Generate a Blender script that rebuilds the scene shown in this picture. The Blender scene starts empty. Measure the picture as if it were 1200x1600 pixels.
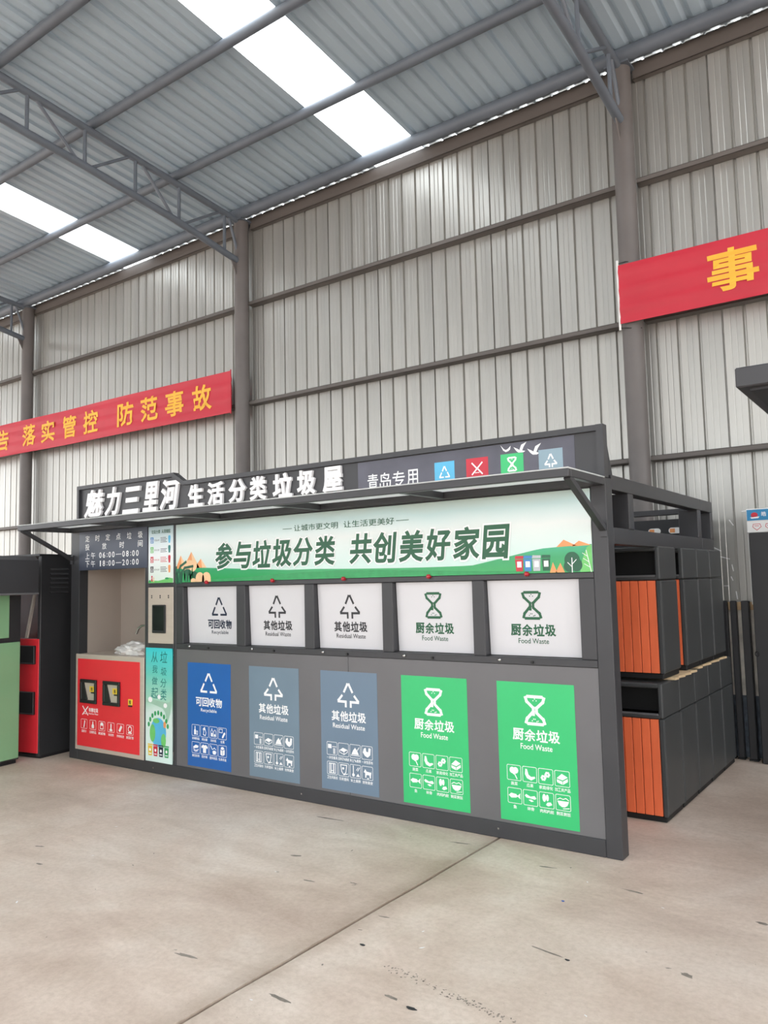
import bpy, bmesh, math, random
from mathutils import Matrix, Vector
random.seed(7)
scene = bpy.context.scene
col = scene.collection

# ------------------------------------------------------------------ camera
YAW, PITCH, ROLL = 0.6161, 0.0869, -0.0225
cd = bpy.data.cameras.new('camera'); cam = bpy.data.objects.new('camera', cd); col.objects.link(cam)
_cy, _sy, _cp, _sp = math.cos(YAW), math.sin(YAW), math.cos(PITCH), math.sin(PITCH)
_f = Vector((-_sy*_cp, _cy*_cp, _sp)); _r0 = Vector((_cy, _sy, 0)); _u0 = _r0.cross(_f)
_r = math.cos(ROLL)*_r0 + math.sin(ROLL)*_u0; _u = -math.sin(ROLL)*_r0 + math.cos(ROLL)*_u0
cam.matrix_world = Matrix(((_r.x, _u.x, -_f.x, 6.5101), (_r.y, _u.y, -_f.y, -4.2491), (_r.z, _u.z, -_f.z, 1.5044), (0, 0, 0, 1)))
cd.sensor_fit = 'VERTICAL'; cd.sensor_height = 36; cd.lens = 1238.8/1600*36
cd.clip_start = 0.05; cd.clip_end = 300
scene.camera = cam
scene.cycles.max_bounces = 8; scene.cycles.diffuse_bounces = 5; scene.cycles.glossy_bounces = 3; scene.cycles.transparent_max_bounces = 8

# ------------------------------------------------------------------ world: bright overcast sky
w = bpy.data.worlds.new('overcast_sky'); scene.world = w; w.use_nodes = True
_N = w.node_tree.nodes; _L = w.node_tree.links; bg = _N['Background']; bg.inputs[0].default_value = (0.96, 0.98, 1.0, 1)
# standard overcast sky: luminance (1 + 2 sin(elevation)) / 3 of the zenith, level below the horizon
_tc = _N.new('ShaderNodeTexCoord'); _sx = _N.new('ShaderNodeSeparateXYZ'); _L.new(_tc.outputs['Generated'], _sx.inputs[0])
_mx = _N.new('ShaderNodeMath'); _mx.operation = 'MAXIMUM'; _mx.inputs[1].default_value = 0; _L.new(_sx.outputs['Z'], _mx.inputs[0])
_ma = _N.new('ShaderNodeMath'); _ma.operation = 'MULTIPLY_ADD'; _ma.inputs[1].default_value = 2.0; _ma.inputs[2].default_value = 1.0; _L.new(_mx.outputs[0], _ma.inputs[0])
_L.new(_ma.outputs[0], bg.inputs[1])
scene.view_settings.view_transform = 'Standard'; scene.view_settings.look = 'None'
scene.view_settings.gamma = 1; scene.view_settings.use_curve_mapping = False
scene.view_settings.exposure = 1.42

# ------------------------------------------------------------------ materials
def lin(c):
    if isinstance(c, str):
        c = c.lstrip('#'); c = [int(c[i:i+2], 16)/255 for i in (0, 2, 4)]
    return tuple(x/12.92 if x <= .04045 else ((x+.055)/1.055)**2.4 for x in c)
M = {}
def mat(name, c, rough=.5, metal=0., var=.06, scale=6., bump=0., bscale=60., stretch=(1, 1, 1), spec=.5, rvar=0., objrand=0.):
    m = bpy.data.materials.new(name); m.use_nodes = True; nt = m.node_tree; N = nt.nodes; L = nt.links
    b = N['Principled BSDF']; b.inputs['Roughness'].default_value = rough; b.inputs['Metallic'].default_value = metal
    b.inputs['Specular IOR Level'].default_value = spec
    c = lin(c)
    tc = N.new('ShaderNodeTexCoord'); mp = N.new('ShaderNodeMapping'); mp.inputs['Scale'].default_value = stretch
    L.new(tc.outputs['Object'], mp.inputs[0])
    nz = N.new('ShaderNodeTexNoise'); nz.inputs['Scale'].default_value = scale; nz.inputs['Detail'].default_value = 5
    L.new(mp.outputs[0], nz.inputs['Vector'])
    mx = N.new('ShaderNodeMix'); mx.data_type = 'RGBA'
    mx.inputs[6].default_value = tuple(x*(1-var) for x in c)+(1,); mx.inputs[7].default_value = tuple(min(1, x*(1+var)) for x in c)+(1,)
    rp = N.new('ShaderNodeMapRange'); rp.inputs[1].default_value = .3; rp.inputs[2].default_value = .7
    L.new(nz.outputs[0], rp.inputs[0]); L.new(rp.outputs[0], mx.inputs[0])
    out = mx.outputs[2]
    if objrand:
        oi = N.new('ShaderNodeObjectInfo'); hs = N.new('ShaderNodeHueSaturation')
        mr = N.new('ShaderNodeMapRange'); mr.inputs[3].default_value = 1-objrand; mr.inputs[4].default_value = 1+objrand
        L.new(oi.outputs['Random'], mr.inputs[0]); L.new(mr.outputs[0], hs.inputs['Value']); L.new(out, hs.inputs['Color']); out = hs.outputs[0]
    L.new(out, b.inputs['Base Color'])
    if rvar:
        r2 = N.new('ShaderNodeMapRange'); r2.inputs[3].default_value = max(0, rough-rvar); r2.inputs[4].default_value = min(1, rough+rvar)
        L.new(rp.outputs[0], r2.inputs[0]); L.new(r2.outputs[0], b.inputs['Roughness'])
    if bump:
        n2 = N.new('ShaderNodeTexNoise'); n2.inputs['Scale'].default_value = bscale; n2.inputs['Detail'].default_value = 4
        L.new(mp.outputs[0], n2.inputs['Vector'])
        bp = N.new('ShaderNodeBump'); bp.inputs['Strength'].default_value = bump; bp.inputs['Distance'].default_value = .02
        L.new(n2.outputs[0], bp.inputs['Height']); L.new(bp.outputs[0], b.inputs['Normal'])
    M[name] = m
    return m
def gradmat(name, stops, z0, z1, rough=.3, var_col=None, spec=.5):
    """printed vinyl whose ink runs through colours from z0 to z1"""
    m = bpy.data.materials.new(name); m.use_nodes = True; nt = m.node_tree; N = nt.nodes; L = nt.links
    b = N['Principled BSDF']; b.inputs['Roughness'].default_value = rough; b.inputs['Specular IOR Level'].default_value = spec
    tc = N.new('ShaderNodeTexCoord'); sp = N.new('ShaderNodeSeparateXYZ'); L.new(tc.outputs['Object'], sp.inputs[0])
    mr = N.new('ShaderNodeMapRange'); mr.inputs[1].default_value = z0; mr.inputs[2].default_value = z1; L.new(sp.outputs['Z'], mr.inputs[0])
    rp = N.new('ShaderNodeValToRGB'); e = rp.color_ramp.elements
    while len(e) < len(stops): e.new(.5)
    for el, (p, c) in zip(e, stops): el.position = p; el.color = lin(c)+(1,)
    nz = N.new('ShaderNodeTexNoise'); nz.inputs['Scale'].default_value = 2.2
    ad = N.new('ShaderNodeMath'); ad.operation = 'MULTIPLY_ADD'; ad.inputs[1].default_value = .22
    s2 = N.new('ShaderNodeMath'); s2.operation = 'SUBTRACT'; s2.inputs[1].default_value = .11
    L.new(tc.outputs['Object'], nz.inputs['Vector']); L.new(nz.outputs[0], ad.inputs[0]); L.new(mr.outputs[0], ad.inputs[2]); L.new(ad.outputs[0], s2.inputs[0])
    L.new(s2.outputs[0], rp.inputs[0]); L.new(rp.outputs[0], b.inputs['Base Color'])
    M[name] = m; return m

mat('frame', '#38383b', .42, .0, .08, 3)
mat('frame_dark', '#2e2f32', .45, .0, .08, 3)
mat('panel_grey', '#6a696b', .38, .15, .05, 2.5, rvar=.06)
mat('flap_white', '#d6d5d8', .3, .0, .02, 2)
mat('poster_blue', '#1f5fa8', .35, 0, .03, 3); mat('poster_slate', '#6f8392', .35, 0, .04, 3); mat('poster_green', '#35bd72', .35, 0, .03, 3)
mat('poster_slate_blue', '#6b7f92', .35, 0, .04, 3)
mat('ink_white', '#f2f2f2', .4, 0, .01); mat('ink_navy', '#1d2740', .4, 0, .02); mat('ink_charcoal', '#2e2e33', .4, 0, .02)
mat('ink_green', '#18593a', .4, 0, .03); mat('ink_teal', '#1f7d78', .4, 0, .05)
mat('ink_red', '#c8283c', .4, 0, .03); mat('ink_orange', '#eb9c62', .4, 0, .06); mat('ink_peach', '#f2c79a', .4, 0, .06)
mat('ink_leaf', '#2f9a5a', .4, 0, .1, 20); mat('ink_darkleaf', '#1d5b40', .4, 0, .1, 20); mat('ink_lightleaf', '#6fc46c', .4, 0, .08, 20)
mat('sticker_slate', '#8aa2af', .35, 0, .04); mat('ink_sage', '#9fc4ae', .4, 0, .05); mat('dark_red', '#4a2423', .4, 0, .1); mat('ink_sky', '#58b5dd', .4, 0, .06); mat('ink_yellow', '#e8c53a', .4, 0, .04); mat('ink_grey', '#b9bdc2', .4, 0, .05); mat('ink_blue', '#3d86c6', .4, 0, .05)
mat('navy_sign', '#3c4354', .35, 0, .08, 2); mat('vinyl_plum', '#504f5c', .3, 0, .18, 5)
mat('letter_white', '#f4f1f1', .35, 0, .01)
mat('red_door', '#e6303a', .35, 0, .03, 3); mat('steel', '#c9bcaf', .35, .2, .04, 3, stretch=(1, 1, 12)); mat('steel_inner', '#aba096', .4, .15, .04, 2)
mat('chrome', '#c9c9c9', .15, 1., .02); mat('screen_black', '#15171a', .15, 0, .05); mat('rubber_black', '#161617', .55, 0, .1)
mat('lamp_red', '#b3202f', .3, 0, .03); mat('pocket_black', '#1f2021', .4, 0, .05)
mat('foil', '#dfdcd9', .25, .15, .1, 20)
mat('column', '#6a6563', .5, 0., .1, 2.5, bump=.03, bscale=30); mat('truss', '#646c76', .5, 0, .1, 3); mat('girt', '#635d59', .55, 0, .12, 3, stretch=(.3, 1, 1))
mat('wall_sheet', '#b4b3ae', .36, .6, .06, 1.6, bump=.014, bscale=18, stretch=(5, 5, .12), rvar=.07, objrand=.04)
mat('roof_sheet', '#afc1ce', .5, .1, .03, 1.0, stretch=(2, .4, 1), objrand=.03)
mat('banner_red', '#c42a3c', .55, 0, .05, 3); mat('banner_gold', '#f3b93e', .6, 0, .04)
mat('bin_grey', '#3f4142', .45, 0, .1, 3, bump=.02, bscale=200); mat('bin_orange', '#f07246', .5, 0, .05, 9, stretch=(4, 4, .5), objrand=.03)
mat('bin_black', '#111112', .6, 0, .05); mat('cardboard', '#cdb48f', .8, 0, .1, 12)
mat('cabinet_green', '#86b287', .35, 0, .06, 2); mat('cabinet_dark', '#2f2f31', .4, 0, .1, 3)
mat('paint_white', '#e8e8e6', .5, 0, .02); mat('sign_blue', '#2b86b8', .4, 0, .03)
mat('render_pale', '#ddd6ca', .85, 0, .22, 9, bump=.4, bscale=14); mat('render_slate', '#5d656e', .8, 0, .3, 30, bump=.3, bscale=20); mat('board_wood', '#c8a983', .75, 0, .15, 12)
mat('joint_dark', '#191512', .9, 0, .2, 8); mat('scuff', '#857c72', .9, 0, .25, 25); mat('scrap_dark', '#2b2d2f', .8, 0, .1); mat('scrap_blue', '#2f55a8', .6, 0, .05); mat('tape_white', '#ececec', .5, 0, .02)
gradmat('banner_print', [(0, '#bfe0d6'), (.35, '#d3e4df'), (.6, '#dfe5e2'), (.85, '#c2dcdb'), (1, '#cbdcd4')], 1.53, 2.0, .22)
gradmat('hill_print', [(0, '#2fa457'), (.5, '#2f9f63'), (1, '#41b08a')], 1.53, 1.70, .25)
gradmat('teal_print', [(0, '#d7ece6'), (.42, '#d5e6df'), (.5, '#a9d3bd'), (.75, '#6fcdbd'), (1, '#35cbd2')], .09, 1.0, .3)
gradmat('info_print', [(0, '#dfeee2'), (.5, '#eef2f4'), (1, '#b9d5dc')], 1.53, 2.0, .35)

def concrete():
    m = bpy.data.materials.new('concrete'); m.use_nodes = True; nt = m.node_tree; N = nt.nodes; L = nt.links
    b = N['Principled BSDF']; tc = N.new('ShaderNodeTexCoord')
    def noise(s, d=6, r=.6, st=None, dist=0):
        n = N.new('ShaderNodeTexNoise'); n.inputs['Scale'].default_value = s; n.inputs['Detail'].default_value = d; n.inputs['Roughness'].default_value = r; n.inputs['Distortion'].default_value = dist
        if st:
            mp = N.new('ShaderNodeMapping'); mp.inputs['Scale'].default_value = st; mp.inputs['Rotation'].default_value = (0, 0, .5); L.new(tc.outputs['Object'], mp.inputs[0]); L.new(mp.outputs[0], n.inputs['Vector'])
        else: L.new(tc.outputs['Object'], n.inputs['Vector'])
        return n.outputs[0]
    def ramp(src, stops):
        r = N.new('ShaderNodeValToRGB'); e = r.color_ramp.elements
        while len(e) < len(stops): e.new(.5)
        for el, (p, c) in zip(e, stops): el.position = p; el.color = lin(c)+(1,)
        L.new(src, r.inputs[0]); return r.outputs[0]
    def mixc(a, bb, fac, mode='MIX', f=None):
        x = N.new('ShaderNodeMix'); x.data_type = 'RGBA'; x.blend_type = mode
        if f is None: L.new(fac, x.inputs[0])
        else: x.inputs[0].default_value = f
        L.new(a, x.inputs[6]); L.new(bb, x.inputs[7]); return x.outputs[2]
    base = ramp(noise(.9, 6, .62, dist=.6), [(.28, '#c3aea0'), (.5, '#dac8ba'), (.72, '#e6dacf')])
    stre = ramp(noise(1.6, 5, .6, (1.0, 2.2, 1), .8), [(.3, '#d2cac2'), (.7, '#ffffff')])
    c = mixc(base, stre, None, 'MULTIPLY', .6)
    pale = ramp(noise(.55, 4, .55), [(.5, '#000000'), (.66, '#777777')])
    palec = N.new('ShaderNodeRGB'); palec.outputs[0].default_value = lin('#ded5ca')+(1,)
    c = mixc(c, palec.outputs[0], pale)
    fine = ramp(noise(38, 4, .7), [(.3, '#cfc8c0'), (.6, '#ffffff')])
    c = mixc(c, fine, None, 'MULTIPLY', .35)
    pits = ramp(noise(70, 2, .5), [(.24, '#6b6258'), (.30, '#ffffff')])
    patch = ramp(noise(1.1, 3, .5), [(.48, '#000000'), (.62, '#bbbbbb')])
    c2 = mixc(c, pits, None, 'MULTIPLY', 1.0); c = mixc(c, c2, patch)
    sx_ = N.new('ShaderNodeSeparateXYZ'); L.new(tc.outputs['Object'], sx_.inputs[0])
    def mth(op, a, v, cl=False):
        q = N.new('ShaderNodeMath'); q.operation = op; q.use_clamp = cl
        if hasattr(a, 'links'): L.new(a, q.inputs[0])
        else: q.inputs[0].default_value = a
        if hasattr(v, 'links'): L.new(v, q.inputs[1])
        elif v is not None: q.inputs[1].default_value = v
        return q.outputs[0]
    band = mth('ABSOLUTE', mth('SUBTRACT', sx_.outputs['X'], 4.25), None)
    band = mth('SUBTRACT', 1.0, mth('DIVIDE', band, .11), True)
    band = mth('MULTIPLY', mth('MULTIPLY', band, noise(3.0, 4, .6)), .75, True)
    dirt = N.new('ShaderNodeRGB'); dirt.outputs[0].default_value = lin('#8d7a68')+(1,)
    c = mixc(c, dirt.outputs[0], band)
    L.new(c, b.inputs['Base Color']); b.inputs['Roughness'].default_value = .62; b.inputs['Specular IOR Level'].default_value = .35
    bp = N.new('ShaderNodeBump'); bp.inputs['Strength'].default_value = .12; bp.inputs['Distance'].default_value = .02; L.new(noise(22, 6, .7), bp.inputs['Height']); L.new(bp.outputs[0], b.inputs['Normal'])
    M['concrete'] = m
concrete()
def clear(name, tint, tr):
    m = bpy.data.materials.new(name); m.use_nodes = True; N = m.node_tree.nodes; L = m.node_tree.links
    o = N['Material Output']; N.remove(N['Principled BSDF'])
    a = N.new('ShaderNodeBsdfTransparent'); a.inputs[0].default_value = lin(tint)+(1,)
    t = N.new('ShaderNodeBsdfTranslucent'); t.inputs[0].default_value = lin(tint)+(1,)
    d = N.new('ShaderNodeBsdfDiffuse'); d.inputs[0].default_value = lin(tint)+(1,)
    x1 = N.new('ShaderNodeMixShader'); x1.inputs[0].default_value = .3; L.new(t.outputs[0], x1.inputs[1]); L.new(d.outputs[0], x1.inputs[2])
    x = N.new('ShaderNodeMixShader'); x.inputs[0].default_value = tr; L.new(x1.outputs[0], x.inputs[1]); L.new(a.outputs[0], x.inputs[2])
    L.new(x.outputs[0], o.inputs[0]); M[name] = m
clear('skylight_sheet', '#f4f8fa', .8)
clear('canopy_sheet', '#fbfcfa', .05)

# ------------------------------------------------------------------ mesh building
def rotz(a):
    c, s = math.cos(a), math.sin(a)
    return lambda p: (c*p[0]-s*p[1], s*p[0]+c*p[1], p[2])
class MB:
    def __init__(s): s.v = []; s.f = []; s.smooth = False; s.k = 0
    def add(s, vs, fs):
        n = len(s.v); s.v += [tuple(p) for p in vs]; s.f += [tuple(i+n for i in f) for f in fs]; return s
    def box(s, x0, x1, y0, y1, z0, z1):
        return s.add([(x0,y0,z0),(x1,y0,z0),(x1,y1,z0),(x0,y1,z0),(x0,y0,z1),(x1,y0,z1),(x1,y1,z1),(x0,y1,z1)],
                     [(3,2,1,0),(4,5,6,7),(0,1,5,4),(1,2,6,5),(2,3,7,6),(3,0,4,7)])
    def bbox(s, x0, x1, y0, y1, z0, z1, b=.006):
        """box with chamfered edges"""
        X=(x0,x1);Y=(y0,y1);Z=(z0,z1); vs=[]; idx={}
        for i in (0,1):
            for j in (0,1):
                for k in (0,1):
                    sx,sy,sz=(1-2*i),(1-2*j),(1-2*k)
                    for a,(dx,dy,dz) in enumerate(((0,1,1),(1,0,1),(1,1,0))):
                        idx[i,j,k,a]=len(vs); vs.append((X[i]+sx*b*dx,Y[j]+sy*b*dy,Z[k]+sz*b*dz))
        g=lambda i,j,k,a: idx[i,j,k,a]; fs=[]
        for i in (0,1):
            q=[g(i,0,0,0),g(i,1,0,0),g(i,1,1,0),g(i,0,1,0)]; fs.append(q if i else q[::-1])
            q=[g(0,i,0,1),g(1,i,0,1),g(1,i,1,1),g(0,i,1,1)]; fs.append(q[::-1] if i else q)
            q=[g(0,0,i,2),g(1,0,i,2),g(1,1,i,2),g(0,1,i,2)]; fs.append(q if i else q[::-1])
        for i in (0,1):
            for j in (0,1):
                fs.append([g(i,j,0,0),g(i,j,1,0),g(i,j,1,1),g(i,j,0,1)])
                fs.append([g(i,0,j,0),g(i,1,j,0),g(i,1,j,2),g(i,0,j,2)])
                fs.append([g(0,i,j,1),g(1,i,j,1),g(1,i,j,2),g(0,i,j,2)])
                for k in (0,1): fs.append([g(i,j,k,0),g(i,j,k,1),g(i,j,k,2)])
        return s.add(vs, fs)
    def tube(s, p0, p1, r, n=12, r1=None):
        p0=Vector(p0);p1=Vector(p1);d=(p1-p0).normalized();a=d.orthogonal().normalized();b=d.cross(a);r1=r if r1 is None else r1
        vs=[];fs=[]
        for k in range(n):
            t=2*math.pi*k/n;o=a*math.cos(t)+b*math.sin(t);vs+=[p0+o*r,p1+o*r1]
        for k in range(n): j=(k+1)%n; fs.append((2*k,2*j,2*j+1,2*k+1))
        fs.append(tuple(range(0,2*n,2))[::-1]); fs.append(tuple(range(1,2*n,2)))
        return s.add(vs,fs)
    def pipe(s, pts, r, n=8):
        for a,b in zip(pts,pts[1:]): s.tube(a,b,r,n)
        return s
    def bar(s, p0, p1, w, h, up=(0,0,1)):
        p0=Vector(p0);p1=Vector(p1);d=(p1-p0).normalized();a=d.cross(Vector(up)).normalized();b=a.cross(d)
        vs=[]
        for p in (p0,p1):
            for i,j in ((-1,-1),(1,-1),(1,1),(-1,1)): vs.append(p+a*w*.5*i+b*h*.5*j)
        return s.add(vs,[(3,2,1,0),(4,5,6,7),(0,1,5,4),(1,2,6,5),(2,3,7,6),(3,0,4,7)])
    def prism(s, poly, axis, a0, a1):
        """poly in the two other axes (x,z for 'y'; y,z for 'x'; x,y for 'z')"""
        mk={'y':lambda p,a:(p[0],a,p[1]),'x':lambda p,a:(a,p[0],p[1]),'z':lambda p,a:(p[0],p[1],a)}[axis]
        n=len(poly); vs=[mk(p,a0) for p in poly]+[mk(p,a1) for p in poly]
        return s.add(vs,[tuple(range(n)),tuple(range(2*n-1,n-1,-1))]+[(i+n,(i+1)%n+n,(i+1)%n,i) for i in range(n)])
    # flat prints on a plane facing -y
    def pol(s, pts, y):
        s.k += 1; y -= 9e-6*s.k          # ink layers never share a plane
        return s.add([(a,y,b) for a,b in pts],[tuple(range(len(pts)))])
    def rect(s, x0,x1,z0,z1,y): return s.pol([(x0,z0),(x1,z0),(x1,z1),(x0,z1)],y)
    def ell(s, cx,cz,rx,rz,y,n=20,a0=0): return s.pol([(cx+rx*math.cos(a0+2*math.pi*k/n),cz+rz*math.sin(a0+2*math.pi*k/n)) for k in range(n)],y)
    def line(s, pts, w, y, closed=False):
        if closed: pts=list(pts)+[pts[0]]
        for (a,b),(c,d) in zip(pts,pts[1:]):
            l=math.hypot(c-a,d-b) or 1; nx,nz=-(d-b)/l*w/2,(c-a)/l*w/2; ex,ez=(c-a)/l*w/2,(d-b)/l*w/2
            s.pol([(a-nx-ex,b-nz-ez),(c-nx+ex,d-nz+ez),(c+nx+ex,d+nz+ez),(a+nx-ex,b+nz-ez)],y)
        return s
    def xf(s, fn): s.v=[tuple(fn(p)) for p in s.v]; return s
    def build(s, name, m, parent=None, smooth=None):
        me=bpy.data.meshes.new(name); me.from_pydata(s.v,[],s.f); me.update()
        bm=bmesh.new(); bm.from_mesh(me)
        if any(abs(v[1]-s.v[0][1])>1e-7 for v in s.v): bmesh.ops.recalc_face_normals(bm,faces=bm.faces)
        bm.to_mesh(me); bm.free()
        if smooth or s.smooth:
            for p in me.polygons: p.use_smooth=True
            me.set_sharp_from_angle(angle=math.radians(40))
        me.materials.append(M[m] if isinstance(m,str) else m)
        o=bpy.data.objects.new(name,me); col.objects.link(o)
        if parent is not None:
            o.parent=parent
            if parent.type=='EMPTY' and parent.get('_w'): o.matrix_parent_inverse=parent.matrix_basis.inverted()
        return o
def thing(name,label,cat,loc=(0,0,0),rz=0,group=None,world=False):
    o=bpy.data.objects.new(name,None); col.objects.link(o); o.empty_display_size=.1
    o.location=loc; o.rotation_euler=(0,0,rz); o['label']=label; o['category']=cat
    if group: o['group']=group
    if world: o['_w']=1; o.matrix_basis=Matrix.Translation(loc)@Matrix.Rotation(rz,4,'Z')
    return o
def tag(o,label,cat,group=None):
    o['label']=label; o['category']=cat
    if group: o['group']=group
    return o
def struct(o,label=None):
    o['kind']='structure'
    if label: o['label']=label
    return o
def copy_tree(o,parent=None):
    c=o.copy(); col.objects.link(c); c.parent=parent
    for ch in list(o.children): copy_tree(ch,c)
    return c

# text outlines from the built-in font, as flat or raised lettering
_fc=bpy.data.curves.new('lettering_source','FONT'); _fo=bpy.data.objects.new('lettering_source',_fc); col.objects.link(_fo)
_cache={}
def glyph(body,bold=0.,shear=0.,ext=0.,res=3):
    k=(body,bold,shear,ext,res)
    if k not in _cache:
        _fc.body=body; _fc.bevel_depth=bold; _fc.bevel_resolution=0; _fc.shear=shear; _fc.extrude=ext; _fc.resolution_u=res; _fc.fill_mode='BOTH' if ext else 'FRONT'
        dg=bpy.context.evaluated_depsgraph_get(); dg.update()
        me=bpy.data.meshes.new_from_object(_fo.evaluated_get(dg))
        _cache[k]=([tuple(v.co) for v in me.vertices],[tuple(p.vertices) for p in me.polygons]); bpy.data.meshes.remove(me)
    return _cache[k]
def put(mb,body,box,y,bold=0.,shear=0.,ext=0.,res=3,pad=0.):
    vs,fs=glyph(body,bold,shear,0. if not ext else .5,res)
    x0=min(v[0] for v in vs);x1=max(v[0] for v in vs);z0=min(v[1] for v in vs);z1=max(v[1] for v in vs)
    a0,a1,b0,b1=box; sx=(a1-a0)/max(1e-6,x1-x0); sz=(b1-b0)/max(1e-6,z1-z0)
    if ext: mb.add([(a0+(v[0]-x0)*sx, y-ext*(v[2]+.5), b0+(v[1]-z0)*sz) for v in vs],fs)
    else:
        q=.0002/max(bold,1e-6) if bold else 0.
        mb.add([(a0+(v[0]-x0)*sx, y-v[2]*q, b0+(v[1]-z0)*sz) for v in vs],fs)
    return mb
def chars(mb,s,spans,z0,z1,y,**k):
    for ch,(a,b) in zip(s,spans):
        h=z1-z0
        if ch in '一—': put(mb,ch,(a,b,z0+h*.44,z0+h*.54),y,**k)
        else: put(mb,ch,(a,b,z0,z1),y,**k)
    return mb
def even(s,x0,x1,gap=.12):
    n=len(s); wd=(x1-x0)/(n-gap+n*0) if n>1 else x1-x0
    wd=(x1-x0)/(n-gap*1.0)
    return [(x0+i*wd, x0+i*wd+wd*(1-gap)) for i in range(n)]

# ================================================================== THE SHED
WY=-0.014; D=2.95; ROT=Matrix.Rotation(WY,4,'Z')          # the shed's own axes: t along the back wall, v towards it
def shed(o): o.matrix_basis=ROT@o.matrix_basis; return o
def sp(t,v,z): c,s=math.cos(WY),math.sin(WY); return (c*t-s*v, s*t+c*v, z)
Z0,SL=6.30,.105                                             # roof underside at the wall, slope
def rz(d): return Z0+SL*min(d,20-d)                         # gable: ridge 10 m in from the wall

# floor: concrete slabs with open joints
fl=MB().box(-60,60,-60,60,-.3,-.08).build('floor','joint_dark'); struct(fl,'bare concrete floor of the shed'); shed(fl)
edges=[-60,-15.73,-10.73,-5.73,-.73,4.27,9.27,14.27,60]
rows=[-60,-14,-7.05,2.98,60]
for a,b in zip(edges,edges[1:]):
    for c,d in zip(rows,rows[1:]):
        g=.009
        mb=MB()
        n=40 if (c==-7.05 and a in(-.73,4.27)) else 1       # chipped edges along the joint that runs under the booth
        rr=random.Random(int(a*10))
        L=[(a+g+(rr.uniform(-.002,.004) if 0<i<n else 0),c+g+(d-c-2*g)*i/n) for i in range(n+1)]
        R=[(b-g-(rr.uniform(-.002,.004) if 0<i<n else 0),c+g+(d-c-2*g)*i/n) for i in range(n+1)]
        mb.prism(R+L[::-1],'z',-.08,0.); mb.build('slab','concrete',fl)
def blob(cx,cy,l,wd,ang,seed,mt='scuff',z=.0006):
    rr=random.Random(seed); pts=[]
    for k in range(14):
        th=2*math.pi*k/14; q=rr.uniform(.6,1.1); x=l*.5*math.cos(th)*q; y=wd*.5*math.sin(th)*q
        pts.append((cx+x*math.cos(ang)-y*math.sin(ang),cy+x*math.sin(ang)+y*math.cos(ang)))
    mb=MB(); mb.add([(x,y,z) for x,y in pts],[tuple(range(14))]); o=mb.build('scuff_mark',mt,fl); o.matrix_parent_inverse=ROT.inverted(); return o
for i,(x0,y0,x1,y1,wd) in enumerate([(3.05,-.227,3.289,-.21,.02),(4.049,-.209,4.201,-.181,.018),(4.648,-.299,4.747,-.281,.018),(5.112,-.366,5.239,-.379,.02),(5.008,-1.152,5.186,-1.182,.016),(3.80,-1.989,3.933,-1.976,.02),(4.359,-2.016,4.477,-2.024,.022),(5.57,-1.05,5.63,-1.07,.035),(3.72,-1.1,3.8,-1.09,.018),(2.02,-1.54,2.09,-1.51,.02),(2.3,-1.7,2.36,-1.69,.02),(4.72,-1.79,4.79,-1.8,.02),(3.42,-.86,3.49,-.84,.03),(5.72,-.42,5.78,-.44,.03),(4.3,-1.25,4.37,-1.24,.012),(3.95,-1.0,4.0,-1.0,.012)]):
    blob((x0+x1)/2,(y0+y1)/2,math.hypot(x1-x0,y1-y0),wd,math.atan2(y1-y0,x1-x0),i)
rr=random.Random(11)                                       # tiny chips of paint and grit
for i in range(46):
    q=rr.uniform(.006,.016); blob(rr.uniform(2.0,6.0),rr.uniform(-2.4,-.15),q*rr.uniform(1,2.2),q*.6,rr.uniform(0,3),300+i,'tape_white' if i%3==0 else 'scuff')
rr=random.Random(3)                                        # speckled tyre line on the near slab
for i in range(110):
    u=rr.random(); blob(4.593+u*.63+rr.gauss(0,.004),-1.611-u*.095+rr.gauss(0,.012),rr.uniform(.006,.014),rr.uniform(.004,.008),rr.uniform(0,3),100+i)

# back wall
wall=MB().box(-20,16,D,D+.14,0,.5).build('wall_back','render_slate'); struct(wall,'back wall of ribbed metal sheets above a low rendered wall'); shed(wall)
MB().box(-20,16,D,D+.14,.5,1.20).build('rendered_band','render_pale',wall)
MB().box(-20,16,D-.015,D+.15,1.20,1.265).build('ledge_board','board_wood',wall)
P=.732; RP=P/4
def sheet_profile(period,ribs,depth,rw0,rw1,swage=True):
    rp=period/ribs; pts=[]
    for k in range(ribs):
        c=rp*(k+.0)+rp*.08
        pts+=[(c-rw1/2,0),(c-rw0/2,depth),(c+rw0/2,depth),(c+rw1/2,0)]
    pts=[(0,0)] if pts[0][0]>0.001 else []
    out=[]
    for k in range(ribs):
        c=rp*k+rw1/2+.004
        out+=[(c-rw1/2,0),(c-rw0/2,depth),(c+rw0/2,depth),(c+rw1/2,0)]
        # two shallow stiffener swages in the flat
        for q in (.42,.68) if swage else ():
            x=rp*k+rp*q+.01; out+=[(x-.006,0),(x,.0022),(x+.006,0)]
    out.append((period+.018,-.0015))
    return out
prof=sheet_profile(P,4,.024,.012,.030)
def make_sheet(prof,z0,z1):
    mb=MB(); n=len(prof)
    mb.add([(x,-0+y,z0) for x,y in prof]+[(x,y,z1) for x,y in prof],[(i,i+1,i+1+n,i+n) for i in range(n-1)])
    th=.0008
    return mb
first=None
k0=int((-19.8+.123)/P); t=-.123+k0*P
ms=make_sheet(prof,1.265,6.293)
while t<15.6:
    if first is None: o=ms.build('panel','wall_sheet',wall); first=o
    else:
        o=first.copy(); col.objects.link(o); o.parent=wall
    o.location=(t,D+.012,0)
    t+=P
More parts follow.
